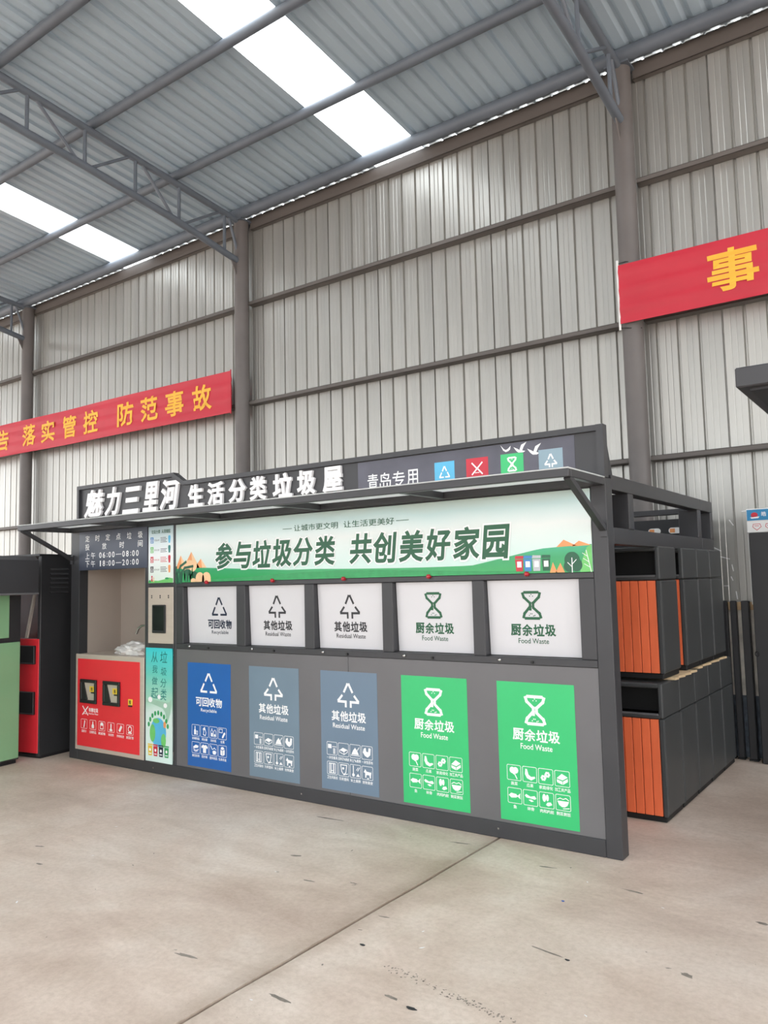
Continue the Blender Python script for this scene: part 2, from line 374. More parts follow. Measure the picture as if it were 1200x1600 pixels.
for z in (2.555,3.815,5.11):
    for a,b in ((-15.9,-10.85),(-10.75,-5.85),(-5.75,-.80),(-.62,4.21),(4.39,9.2),(9.4,15)):
        g=MB(); g.box(a,b,D-.10,D-.094,z-.045,z); g.box(a,b,D-.10,D+.004,z-.006,z); g.box(a,b,D-.10,D+.004,z-.045,z-.039)
        g.build('girt','girt',wall)
for a,b in ((-15.9,-10.85),(-10.75,-5.85),(-5.75,-.80),(-.62,4.21),(4.39,9.2),(9.4,15)):
    g=MB(); g.box(a,b,D-.055,D-.049,6.085,6.238); g.box(a,b,D-.055,D+.004,6.085,6.093); g.box(a,b,D-.055,D+.004,6.230,6.238); g.build('eave_beam','girt',wall)

# roof
ceil=MB()
RD=20.16
PR=.677; rp=sheet_profile(PR,4,.026,.026,.090,False)
roof_root=None
def roof_mesh(pr):
    mb=MB(); n=len(pr); nseg=2
    vs=[]
    for j in range(nseg+1):
        d=(-.04,10.,20.04)[j]
        vs+=[(x,D-d,rz(d)+y) for x,y in pr]
    mb.add(vs,[(j*n+i,j*n+i+1,(j+1)*n+i+1,(j+1)*n+i) for j in range(nseg) for i in range(n-1)])
    return mb
rm=roof_mesh(rp)
cap=MB().prism([(D-9.75,rz(9.75)+.032),(D-10,rz(10)+.032),(D-10.25,rz(9.75)+.032),(D-10.25,rz(9.75)+.036),(D-10,rz(10)+.04),(D-9.75,rz(9.75)+.036)],'x',-20,16)
ceiling=cap.build('ceiling','roof_sheet'); struct(ceiling,'sloping ribbed metal roof on tube purlins with translucent skylight strips'); shed(ceiling)
t0=1.345; k=int((-19.8-t0)/PR); f1=f2=None
while t0+k*PR<15.2:
    sky=(k%7==0)
    src=f2 if sky else f1
    if src is None:
        o=rm.build('skylight' if sky else 'roof_sheet','skylight_sheet' if sky else 'roof_sheet',ceiling)
        if sky: f2=o
        else: f1=o
    else:
        o=src.copy(); col.objects.link(o); o.parent=ceiling
    o.location=(t0+k*PR,0,0); k+=1
MB().tube((-19.5,D-.21,rz(.21)-.072),(15.2,D-.21,rz(.21)-.072),.07,14).build('eave_purlin','truss',ceiling,True)
for d in [1.19,2.31,3.37]+[3.37+1.08*i for i in range(1,7)]+[10.3+1.08*i for i in range(9)]:
    MB().tube((-19.5,D-d,rz(d)-.052),(15.2,D-d,rz(d)-.052),.05,14).build('purlin','truss',ceiling,True)

# columns and trusses
CT=[-10.80,-5.79,-.71,4.30,9.30]
names={-10.80:'beyond the left edge of the red banner',-5.79:'far left round steel column behind the red banner with four gold words',-.71:'middle round steel column at the right end of the long red banner',4.30:'right round steel column wrapped by the shorter red banner',9.30:'x'}
for tt,lb,lt in ((-5.79,'far left round steel column, crossed by the long red banner','steel roof truss above the far left column'),(-.71,'middle round steel column at the right end of the long red banner','steel tube roof truss above the middle column, left in the photo'),(4.30,'right round steel column wrapped by the end of the right banner','steel tube roof truss above the right column, at the top edge')):
    v=D-.13
    base=sp(tt,v,0)
    c=thing('steel_column',lb,'column',base,WY,'round steel columns along the back wall')
    MB().tube((0,0,.012),(0,0,6.17),.093,24).build('shaft','column',c,True)
    MB().box(-.16,.16,-.16,.11,0,.012).build('base_plate','column',c)
    MB().box(-.11,.11,-.11,.11,6.17,6.19).build('cap_plate','truss',c)
    MB().prism([(-.085,5.44),(-.085,5.68),(-.2,5.66)],'x',-.006,.006).build('gusset','column',c)
    b=thing('roof_truss',lt,'truss',sp(tt,D,6.0),WY,'tube trusses under the roof'); b['_w']=1
    b.matrix_basis=Matrix.Translation(sp(tt,D,6.0))@Matrix.Rotation(WY,4,'Z')
    def tp(d,z): return sp(tt,D-d,z)
    zt=lambda d: rz(d)-.142
    pts=[(.10,5.63),(1.2,5.83),(2.4,5.985),(3.4,6.09),(9.9,6.77)]
    def zb(d):
        for (a,za),(e,ze) in zip(pts,pts[1:]):
            if d<=e: return za+(ze-za)*(d-a)/(e-a)
        return pts[-1][1]
    MB().tube(tp(.02,zt(.02)),tp(9.95,zt(9.95)),.04,12).build('top_chord','truss',b,True)
    m=MB()
    for (a,za),(e,ze) in zip(pts,pts[1:]): m.tube(tp(a,za),tp(e,ze),.042,14)
    m.build('bottom_chord','truss',b,True)
    nd=[.42,1.14,1.76,2.40,3.05]+[3.05+.65*i for i in range(1,11)]
    for i,d in enumerate(nd):
        MB().tube(tp(d,zb(d)),tp(d,zt(d)),.02,8).build('web_post','truss',b,True)
    prev=.12
    for i,d in enumerate(nd):
        up=(i%2==0)                      # top node at this post, else bottom
        if i==0: MB().tube(tp(.16,zb(.16)+.03),tp(.36,zt(.36)),.018,8).build('web_diagonal','truss',b,True)
        else:
            a=nd[i-1]
            if i%2==1: MB().tube(tp(a+.06,zt(a)),tp(d-.06,zb(d)),.018,8).build('web_diagonal','truss',b,True)
            else: MB().tube(tp(a+.06,zb(a)),tp(d-.06,zt(d)),.018,8).build('web_diagonal','truss',b,True)

# banners
def wave(t,z): return .006*math.sin(z*38+t*1.1)+.004*math.sin(z*71-t*2.3+1)+.01*math.sin(t*1.7)
def banner(nm,label,t0,t1,zl,zr,h,v,text,tcs,cw,ch,wrap=False):
    root=thing(nm,label,'banner',sp((t0+t1)/2,v,(zl+zr)/2),WY,'red slogan banners on the columns'); root['_w']=1
    root.matrix_basis=Matrix.Translation(sp((t0+t1)/2,v,(zl+zr)/2))@Matrix.Rotation(WY,4,'Z')
    nt_,nz=120,16; mb=MB(); vs=[]
    zlow=lambda t: zl+(zr-zl)*(t-t0)/(t1-t0)
    amp=lambda t: min(1,1.0)
    for side in (0,1):
        for i in range(nt_+1):
            t=t0+(t1-t0)*i/nt_
            for j in range(nz+1):
                z=zlow(t)+h*j/nz; vs.append(sp(t,v-wave(t,z)+side*.0025,z))
    N=(nt_+1)*(nz+1); f=[]
    for i in range(nt_):
        for j in range(nz):
            a=i*(nz+1)+j; q=(a,a+nz+1,a+nz+2,a+1); f.append(q); f.append(tuple(x+N for x in q[::-1]))
    for i in range(nt_):
        a=i*(nz+1); f.append((a,a+N,a+nz+1+N,a+nz+1)); a+=nz; f.append((a,a+nz+1,a+nz+1+N,a+N))
    for a in (0,nt_*(nz+1)):
        for j in range(nz): f.append((a+j,a+j+1,a+j+1+N,a+j+N))
    mb.add(vs,f); mb.build('cloth','banner_red',root,True)
    for c,tc in zip(text,tcs):
        g=MB(); zc=zlow(tc)+h*.5; put(g,c,(tc-cw/2,tc+cw/2,zc-ch/2,zc+ch/2),0,bold=.022)
        g.xf(lambda p: sp(p[0],v-wave(p[0],p[2])-.006+p[1],p[2])); g.build('character','banner_gold',root)
    return root
bl=banner('slogan_banner','long red cloth banner with nine gold characters, left of the middle column',-9.6,-.80,3.745,3.675,.54,D-.245,'告落实管控防范事故',[-6.289,-5.501,-4.963,-4.382,-3.815,-2.954,-2.42,-1.888,-1.348],.37,.345)
br=banner('slogan_banner','shorter red cloth banner with one large gold character, on the right column',4.235,9.1,3.742,3.735,.54,D-.250,'事',[5.187],.40,.355)
MB().tube(sp(4.225,D-.245,3.69),sp(4.225,D-.245,4.33),.011,8).build('end_stick','paint_white',br,True)
MB().tube(sp(-.805,D-.24,3.66),sp(-.805,D-.24,4.23),.008,8).build('end_stick','banner_red',bl,True)
MB().pipe([sp(4.225,D-.245,4.30),sp(4.30,D-.232,4.31),sp(4.39,D-.16,4.30)],.004,6).build('tie_wire','rubber_black',br)
MB().pipe([sp(4.225,D-.245,3.71),sp(4.30,D-.232,3.70),sp(4.39,D-.16,3.70)],.004,6).build('tie_wire','rubber_black',br)

# ================================================================== THE SORTING BOOTH
booth=thing('waste_sorting_booth','long dark grey waste sorting booth with white flaps, green slogan panel and lettered fascia','booth',(2.5,0,0),0,world=True)
def part(mb,name,m,parent=None,label=None,smooth=None):
    o=mb.build(name,m,parent if parent is not None else booth,smooth)
    if label: o['label']=label
    return o
FD=.10
def post(x0,x1,z0,z1,y0=0.,y1=FD,name='post',m='frame',b=.004): return part(MB().bbox(x0,x1,y0,y1,z0,z1,b),name,m)
post(0,.127,0,2.05); post(4.91,5.0,0,2.05)
post(.127,4.91,0,.093,name='base_rail')
post(1.046,1.092,.093,2.0); post(1.404,1.436,.093,2.0)
post(1.092,1.404,1.0,1.040,name='rail'); post(1.092,1.404,1.495,1.528,name='rail')
post(1.436,4.91,1.003,1.046,name='rail'); post(1.436,4.91,1.495,1.530,name='rail'); post(.127,4.91,1.995,2.05,name='top_rail')
for a,b in ((1.436,1.522),(2.118,2.21),(2.795,2.882),(3.467,3.552),(4.141,4.222),(4.82,4.91)):
    post(a,b,1.046,1.495,name='window_stile')
# lower grey panels
for a,b in ((1.436,3.1715),(3.1745,4.91)):
    part(MB().bbox(a,b,.006,.03,.093,1.003,.0015),'lower_panel','panel_grey')
part(MB().box(1.436,4.91,.03,.05,.093,1.0),'backing_sheet','frame_dark')
for x,z in ((4.269,.055),(1.164,.045),(2.75,.05)):
    part(MB().tube((x,-.004,z),(x,.01,z),.006,10),'rivet','chrome')
# cladding behind
part(MB().box(0,4.60,.50,.52,.04,2.0),'back_sheet','frame_dark'); part(MB().box(0,4.60,FD,.52,2.0,2.012),'roof_sheet','frame_dark'); part(MB().box(0,.02,FD,.50,.02,2.0),'side_sheet','frame')

# ---- printed marks
def tri(mb,x,z,wd,h,y,s,stem=False):
    X=lambda u:x+u*wd; Zz=lambda v:z+v*h; L=lambda *p: mb.line([(X(a),Zz(b)) for a,b in p],s,y)
    b0=.16 if stem else .04
    L((.31,.63),(.46,.95),(.54,.95),(.69,.63))
    L((.19,.42),(.03,b0+.05),(.03,b0)); L((.81,.42),(.97,b0+.05),(.97,b0))
    if stem: L((.03,b0),(.38,b0),(.38,-.04)); L((.62,-.04),(.62,b0),(.97,b0))
    else: L((.03,b0),(.36,b0)); L((.62,b0),(.97,b0))
def hour(mb,x,z,wd,h,y,s):
    X=lambda u:x+u*wd; Zz=lambda v:z+v*h; L=lambda *p: mb.line([(X(a),Zz(b)) for a,b in p],s,y)
    L((.16,.98),(.84,.98)); L((.16,.02),(.84,.02))
    L((.04,.93),(.10,.80),(.42,.58)); L((.96,.93),(.90,.80),(.58,.58),(.58,.44))
    L((.04,.07),(.10,.20),(.42,.46)); L((.96,.07),(.90,.20),(.60,.40)); L((.42,.58),(.42,.36))
    for a,b in ((.42,.84),(.5,.90),(.58,.84),(.35,.13),(.5,.19),(.65,.13),(.42,.19),(.58,.11)): mb.ell(X(a),Zz(b),s*.22,s*.22,y,6)
def cross(mb,x,z,wd,h,y,s):
    X=lambda u:x+u*wd; Zz=lambda v:z+v*h
    mb.line([(X(0),Zz(1)),(X(.42),Zz(.56))],s,y); mb.line([(X(.58),Zz(.44)),(X(1),Zz(0))],s,y); mb.line([(X(0),Zz(0)),(X(1),Zz(1))],s,y); mb.line([(X(.3),Zz(.12)),(X(.7),Zz(.12))],s*.5,y)

# pictograms in a unit square
def pic(kind):
    o=[]
    P=lambda *p:o.append(('p',p)); E=lambda *e:o.append(('e',e)); L=lambda w,*p:o.append(('l',w,p))
    if kind=='bottle': P((.28,.12),(.52,.12),(.52,.5),(.45,.62),(.45,.88),(.35,.88),(.35,.62),(.28,.5)); L(.05,(.6,.14),(.74,.14),(.74,.45),(.6,.45),(.6,.14))
    elif kind=='can': L(.07,(.35,.2),(.62,.14),(.7,.4),(.52,.85),(.32,.7),(.4,.5),(.35,.2)); P((.4,.62),(.58,.6),(.52,.82),(.4,.78))
    elif kind=='drink': P((.18,.14),(.46,.14),(.46,.45),(.18,.45)); L(.05,(.2,.45),(.2,.6),(.3,.75),(.44,.6),(.44,.45)); P((.28,.72),(.36,.72),(.36,.86),(.28,.86)); L(.05,(.56,.14),(.82,.14),(.82,.6),(.7,.75),(.56,.6),(.56,.14)); P((.56,.2),(.82,.2),(.82,.36),(.56,.36))
    elif kind=='metal': L(.05,(.12,.58),(.5,.58),(.5,.88),(.12,.88),(.12,.58)); P((.45,.12),(.6,.12),(.86,.5),(.82,.64),(.68,.6),(.46,.25))
    elif kind=='paper': P((.15,.55),(.5,.75),(.86,.68),(.8,.5),(.5,.45),(.2,.4)); L(.06,(.2,.35),(.5,.25),(.85,.35)); L(.06,(.25,.22),(.5,.15),(.75,.22))
    elif kind=='shirt': P((.3,.12),(.7,.12),(.7,.58),(.84,.5),(.92,.66),(.68,.86),(.58,.8),(.42,.8),(.32,.86),(.08,.66),(.16,.5),(.3,.58))
    elif kind=='pot': L(.07,(.15,.85),(.35,.55)); E(.62,.32,.25,.14); P((.38,.32),(.86,.32),(.78,.12),(.46,.12)); L(.06,(.45,.55),(.62,.7),(.8,.55))
    elif kind=='pack': P((.25,.18),(.5,.1),(.5,.55),(.25,.62)); P((.54,.1),(.78,.22),(.78,.66),(.54,.56)); P((.27,.68),(.5,.62),(.76,.72),(.6,.88),(.36,.86))
    elif kind=='cutlery': P((.1,.5),(.45,.5),(.45,.82),(.1,.82)); L(.05,(.55,.65),(.9,.65)); L(.07,(.66,.12),(.66,.5)); L(.07,(.78,.12),(.78,.5))
    elif kind=='brick': P((.12,.45),(.45,.66),(.88,.52),(.55,.32)); L(.05,(.12,.45),(.12,.3),(.55,.14),(.88,.34),(.88,.52)); L(.05,(.55,.14),(.55,.32))
    elif kind=='ash': P((.15,.25),(.3,.55),(.5,.78),(.7,.55),(.85,.25)); L(.05,(.1,.18),(.9,.18)); L(.06,(.72,.6),(.86,.8))
    elif kind=='diaper': P((.1,.5),(.3,.25),(.55,.15),(.8,.35),(.85,.85),(.65,.88),(.6,.55),(.42,.6),(.38,.88),(.2,.8))
    elif kind=='tissue': L(.06,(.2,.12),(.8,.12),(.8,.86),(.2,.86),(.2,.12)); L(.1,(.36,.2),(.36,.78)); L(.1,(.62,.2),(.62,.78)); L(.05,(.36,.3),(.62,.3))
    elif kind=='cup': L(.07,(.2,.86),(.8,.86),(.7,.3),(.5,.12),(.3,.35),(.2,.86)); L(.06,(.5,.12),(.85,.2)); E(.45,.6,.1,.1)
    elif kind=='dust': L(.07,(.3,.3),(.3,.9)); E(.3,.22,.13,.13); P((.55,.12),(.92,.12),(.74,.36)); L(.05,(.6,.6),(.75,.8)); L(.05,(.72,.55),(.9,.82))
    elif kind=='dog': P((.15,.55),(.3,.8),(.42,.62),(.85,.58),(.9,.75),(.82,.3),(.82,.14),(.72,.14),(.68,.36),(.42,.36),(.38,.14),(.28,.14),(.28,.5)); E(.55,.1,.1,.05)
    elif kind=='leaf': E(.38,.66,.2,.22); E(.62,.66,.2,.22); E(.5,.55,.14,.18); L(.07,(.5,.5),(.62,.28),(.7,.12))
    elif kind=='banana': P((.2,.85),(.16,.5),(.3,.24),(.6,.12),(.9,.3),(.86,.4),(.6,.36),(.42,.48),(.32,.84))
    elif kind=='flower':
        for cx,cy,r in ((.62,.64,.16),(.34,.4,.16)):
            for k in range(6): E(cx+r*.75*math.cos(k*1.047),cy+r*.75*math.sin(k*1.047),r*.5,r*.5)
    elif kind=='cake': P((.12,.5),(.48,.82),(.88,.62),(.52,.4)); P((.12,.44),(.5,.33),(.5,.12),(.14,.25)); P((.54,.33),(.88,.54),(.88,.34),(.54,.12))
    elif kind=='fish': P((.06,.5),(.25,.66),(.6,.62),(.7,.52),(.92,.7),(.88,.5),(.92,.3),(.7,.46),(.6,.38),(.25,.34))
    elif kind=='bone': P((.1,.62),(.2,.72),(.5,.58),(.8,.66),(.92,.5),(.8,.42),(.5,.46),(.2,.5)); P((.35,.36),(.55,.4),(.74,.3),(.55,.24))
    elif kind=='meat': E(.34,.64,.13,.26,.4); E(.56,.66,.1,.22); P((.45,.2),(.6,.12),(.88,.24),(.78,.4),(.55,.36))
    elif kind=='bowl': P((.1,.6),(.9,.6),(.78,.34),(.6,.22),(.4,.22),(.22,.34)); L(.05,(.12,.68),(.3,.78),(.5,.72),(.7,.8),(.88,.68)); L(.05,(.5,.12),(.9,.18))
    elif kind=='tube': P((.4,.1),(.55,.12),(.7,.8),(.56,.9))
    elif kind=='vial': P((.3,.14),(.7,.14),(.7,.45),(.58,.6),(.58,.86),(.42,.86),(.42,.6),(.3,.45))
    elif kind=='jar': L(.07,(.28,.2),(.72,.2),(.72,.7),(.28,.7),(.28,.2)); P((.3,.55),(.7,.55),(.7,.88),(.3,.88))
    elif kind=='spray': P((.28,.1),(.72,.1),(.7,.3),(.58,.36),(.58,.88),(.42,.88),(.42,.36),(.3,.3))
    elif kind=='tablet': P((.22,.28),(.45,.12),(.8,.7),(.58,.88))
    elif kind=='bulb': L(.08,*[(.5+.25*math.cos(a*.5236),.58+.28*math.sin(a*.5236)) for a in range(13)]); P((.22,.12),(.78,.12),(.78,.26),(.22,.26))
    return o
def draw(mb,kind,x,z,wd,h,y,frame=True,lw=.05):
    X=lambda u:x+u*wd; Zz=lambda v:z+v*h
    if frame: mb.line([(x+.06*wd,z),(x+.94*wd,z),(x+wd,z+.06*h),(x+wd,z+.94*h),(x+.94*wd,z+h),(x+.06*wd,z+h),(x,z+.94*h),(x,z+.06*h)],.0028,y,True)
    for c in pic(kind):
        if c[0]=='p': mb.pol([(X(a),Zz(b)) for a,b in c[1]],y)
        elif c[0]=='e': e=c[1]; mb.ell(X(e[0]),Zz(e[1]),e[2]*wd,e[3]*h,y,10)
        else: mb.line([(X(a),Zz(b)) for a,b in c[2]],c[1]*wd,y)

# ---- drop-in flaps and posters
kinds=[('recycle',(1.522,2.118),(1.570,2.050),'可回收物','Recyclable','ink_navy','poster_blue',['bottle','can','drink','metal','paper','shirt','pot','pack'],['玻璃制品','易拉罐','饮料瓶','金属','废旧纸张','旧衣物','塑料制品','包装纸盒']),
 ('residual',(2.21,2.795),(2.243,2.730),'其他垃圾','Residual Waste','ink_charcoal','poster_slate',['cutlery','brick','ash','diaper','tissue','cup','dust','dog'],['一次性餐具','旧砖石、陶瓷','灰土、烟蒂','一次性尿布','卫生间废纸','污损塑料','灰土烟蒂','宠物粪便']),
 ('residual',(2.882,3.467),(2.930,3.410),'其他垃圾','Residual Waste','ink_charcoal','poster_slate_blue',['cutlery','brick','ash','diaper','tissue','cup','dust','dog'],['一次性餐具','旧砖石、陶瓷','灰土、烟蒂','一次性尿布','卫生间废纸','污损塑料','灰土烟蒂','宠物粪便']),
 ('food',(3.552,4.141),(3.602,4.082),'厨余垃圾','Food Waste','ink_green','poster_green',['leaf','banana','flower','cake','fish','bone','meat','bowl'],['蔬菜','瓜果','家庭绿化','加工类产品','鱼','碎骨','肉和内脏','剩菜剩饭']),
 ('food',(4.222,4.82),(4.285,4.765),'厨余垃圾','Food Waste','ink_green','poster_green',['leaf','banana','flower','cake','fish','bone','meat','bowl'],['蔬菜','瓜果','家庭绿化','加工类产品','鱼','碎骨','肉和内脏','剩菜剩饭'])]
symw={'recycle':(.158,.145),'residual':(.165,.155),'food':(.118,.158)}
for i,(kd,(wa,wb),(pa,pb),zh,en,ink,pm,ics,caps) in enumerate(kinds):
    yt,yb,zt_,zb_=.042,.062,1.492,1.050
    fy=lambda z: yb+(yt-yb)*(z-zb_)/(zt_-zb_)
    f=MB(); f.prism([(fy(zb_),zb_),(fy(zt_),zt_),(fy(zt_)+.006,zt_),(fy(zb_)+.006,zb_)],'x',wa+.003,wb-.003)
    flap=part(f,'flap','flap_white'); cx=(wa+wb)/2-.012 if i else 1.882
    sw,sh=symw[kd]
    def onflap(mb): return mb.xf(lambda p:(p[0],fy(p[2])-.0012+p[1],p[2]))
    m=MB()
    if kd=='food': hour(m,cx-sw/2,1.265,sw,sh,0,.016)
    else: tri(m,cx-sw/2,1.268,sw,sh*.95,0,.015,kd=='residual')
    part(onflap(m),'symbol',ink,flap)
    m=MB(); hw=.131 if i==0 else .143
    chars(m,zh,even(zh,cx-hw,cx+hw,.06),1.165,1.235,0,bold=.03); part(onflap(m),'lettering',ink,flap)
    m=MB(); ew={'Recyclable':.092,'Residual Waste':.125,'Food Waste':.096}[en]
    put(m,en,(cx-ew,cx+ew,1.118 if kd=='recycle' else 1.122,1.152),0,bold=.006); part(onflap(m),'lettering',ink,flap)
    part(MB().box(wa,wb,.075,.085,1.046,1.495),'chute_back','frame_dark')
    # red lamp, latch knob and bolt
    lx=(1.804,2.502,3.159,3.841,4.512)[i]
    part(MB().tube((lx,.004,1.527),(lx,-.018,1.527),.014,12).tube((lx,-.018,1.527),(lx,-.026,1.527),.014,12,.007),'lamp','lamp_red',smooth=True)
    kx=(1.603,2.286,2.965,3.637,4.315)[i]
    part(MB().tube((kx,.002,1.028),(kx,-.008,1.028),.010,12).tube((kx,-.008,1.028),(kx,-.016,1.028),.010,12,.004),'latch_knob','chrome',smooth=True)
    bx=(1.816,2.501,3.175,3.848,4.523)[i]
    part(MB().tube((bx,.002,1.021),(bx,-.010,1.021),.009,6),'bolt','rubber_black')
    # poster
    y=.0045; ps=part(MB().box(pa,pb,y,.006,.112,.903),'poster',pm); pc=(pa+pb)/2; yy=y-.0006
    m=MB()
    if kd=='food': hour(m,pc-.062,.668,.124,.16,yy,.017)
    else: tri(m,pc-.088,.680,.176,.145,yy,.016,kd=='residual')
    part(m,'symbol','ink_white',ps)
    m=MB(); chars(m,zh,even(zh,pc-.146,pc+.146,.05),.572,.640,yy,bold=.022); part(m,'lettering','ink_white',ps)
    m=MB(); put(m,en,(pc-{'Recyclable':.088,'Residual Waste':.135,'Food Waste':.098}[en],pc+{'Recyclable':.088,'Residual Waste':.135,'Food Waste':.098}[en],.525,.557),yy,bold=.01); part(m,'lettering','ink_white',ps)
    for k,(ic,cp) in enumerate(zip(ics,caps)):
        c,r=k%4,k//4; gx=pa+.050+.0985*c; gz=(.342,.212)[r]; m=MB(); draw(m,ic,gx,gz,.087,.085,yy)
        n=len(cp); ww=min(.092,.021*n); chars(m,cp,even(cp,gx+.0435-ww/2,gx+.0435+ww/2,.08),gz-.029,gz-.009,yy,bold=.012,res=1)
        part(m,'pictogram','ink_white',ps)

# ---- green slogan panel
bn=part(MB().bbox(1.438,4.908,-.004,.02,1.530,1.995,.002),'slogan_panel','banner_print'); yb=-.0046
hl=[(1.438,1.53),(4.908,1.53)]
def ridge(x): return 1.598+.035*math.sin((x-1.2)*1.1)+.012*math.sin(x*3.1)
m=MB(); xs=[1.438+3.47*i/60 for i in range(61)]
m.add([(x,yb,1.530) for x in xs]+[(x,yb,(1.655-.055*min(1,(x-1.438)/1.2) if x<2.9 else 1.60-.015*math.sin((x-2.9)*1.6)+ (max(0,x-4.15)*.17 if x<4.6 else .0765+(x-4.6)*.02))) for x in xs],[(i,i+1,i+62,i+61) for i in range(60)])
part(m,'printed_hills','hill_print',bn)
m=MB()
m.add([(x,yb-.0003,1.530) for x in xs]+[(x,yb-.0003,1.565+.018*math.sin(x*2.2+1)) for x in xs],[(i,i+1,i+62,i+61) for i in range(60)])
part(m,'printed_hills','ink_leaf',bn)
yb2=yb-.0006
for a,b,c,h in ((1.44,1.50,1.58,1.745),(1.53,1.625,1.72,1.770),(1.66,1.735,1.80,1.712)):
    m=MB(); m.pol([(a,1.64),(b,h),(b+.015,1.64)],yb2); part(m,'printed_mountain','ink_orange',bn)
    m=MB(); m.pol([(b+.015,1.64),(b,h),(c,1.64)],yb2); part(m,'printed_mountain','ink_peach',bn)
m=MB(); m.ell(1.60,1.655,.09,.05,yb2-.0003); part(m,'printed_mound','ink_peach',bn)
for cx,cz,rx,rz_ in ((1.50,1.575,.055,.05),(1.58,1.585,.06,.05),(1.66,1.57,.05,.045)):
    m=MB(); m.ell(cx,cz,rx,rz_,yb2-.0006); part(m,'printed_bush','ink_darkleaf',bn)
for k in range(6):
    m=MB(); x=1.46+.035*k; m.pol([(x-.012,1.531),(x+.012,1.531),(x+.02-.006*k,1.60+.01*(k%2)),(x+.004,1.63+.012*(k%3))],yb2-.0009); part(m,'printed_leaf','ink_leaf',bn)
for s in ((1.47,1.53,1.46,1.60,1.50,1.66,1.56,1.69),(1.50,1.53,1.50,1.60,1.55,1.645,1.64,1.655),(1.455,1.53,1.45,1.58,1.445,1.63,1.447,1.65)):
    m=MB(); m.line([(s[i],s[i+1]) for i in (0,2,4,6)],.02,yb2-.0012); part(m,'printed_leaf','ink_darkleaf',bn)
for cx,r in ((1.725,.05),(1.80,.05),(1.65,.03)):
    m=MB(); m.pol([(cx+r*math.cos(math.pi*i/12),1.531+(.075 if r>.04 else .03)*(math.sin(math.pi*i/12))**.6) for i in range(13)],yb2-.0014); part(m,'printed_mound','ink_peach',bn)
# right-hand picture: peaks, shrubs and four bins
for a,b,c,h in ((4.70,4.745,4.82,1.715),(4.79,4.835,4.905,1.705)):
    m=MB(); m.pol([(a,1.675),(b,h),(c,1.678)],yb2); part(m,'printed_mountain','ink_orange',bn)
for a,b,c,h in ((4.655,4.675,4.70,1.59),(4.69,4.72,4.745,1.585)):
    m=MB(); m.pol([(a,1.531),(b,h),(c,1.531)],yb2); part(m,'printed_mountain','ink_orange',bn)
m=MB(); m.ell(4.79,1.60,.045,.045,yb2-.0006); m.ell(4.775,1.565,.035,.034,yb2-.0007); m.ell(4.815,1.57,.035,.036,yb2-.0008); part(m,'printed_bush','ink_darkleaf',bn)
m=MB(); m.line([(4.79,1.531),(4.79,1.61)],.005,yb2-.001); m.line([(4.79,1.56),(4.765,1.585)],.004,yb2-.001); m.line([(4.79,1.575),(4.815,1.60)],.004,yb2-.001); part(m,'printed_branch','ink_white',bn)
m=MB(); m.pol([(4.835,1.531),(4.907,1.531),(4.907,1.68),(4.88,1.67),(4.85,1.60)],yb2-.0004); part(m,'printed_bush','ink_lightleaf',bn)
m=MB(); m.line([(4.90,1.531),(4.875,1.65)],.004,yb2-.001); 
for k in range(3): m.line([(4.895-.006*k,1.555+.03*k),(4.862-.004*k,1.575+.03*k)],.003,yb2-.001)
part(m,'printed_branch','ink_white',bn)
for x0,cm in ((4.440,'ink_red'),(4.494,'ink_blue'),(4.549,'ink_grey'),(4.608,'ink_darkleaf')):
    m=MB(); m.pol([(x0+.005,1.543),(x0+.047,1.543),(x0+.051,1.612),(x0,1.612)],yb2-.0006); m.pol([(x0-.002,1.616),(x0+.053,1.616),(x0+.053,1.632),(x0+.002,1.634)],yb2-.0006); o=part(m,'printed_bin',cm,bn)
    m=MB(); m.rect(x0+.012,x0+.040,1.566,1.600,yb2-.0009); part(m,'printed_tag','ink_white',bn)
# slogan characters
sx=lambda a:a
s1,s2='参与垃圾分类','共创美好家园'
def slogan(s,x0,x1):
    wd=(x1-x0)/len(s)
    for i,c in enumerate(s):
        box=(x0+i*wd+.004,x0+(i+1)*wd-.006,1.622,1.826)
        m=MB(); g=.011; put(m,c,(box[0]-g,box[1]+g,box[2]-g,box[3]+g),0,bold=.075,shear=.12); m.xf(lambda p:(p[0],yb2-.0012+p[1],p[2])); part(m,'character_outline','ink_white',bn)
        m=MB(); put(m,c,box,yb2-.0022,bold=.030,shear=.12); part(m,'character','ink_green',bn)
slogan(s1,1.895,3.095); slogan(s2,3.205,4.42)
m=MB(); put(m,'让城市更文明',(2.713,3.115,1.872,1.918),yb2-.001,bold=.004); put(m,'让生活更美好',(3.165,3.585,1.872,1.918),yb2-.001,bold=.004); m.rect(2.605,2.695,1.892,1.896,yb2-.001); m.rect(3.60,3.70,1.892,1.896,yb2-.001); part(m,'lettering','ink_green',bn)

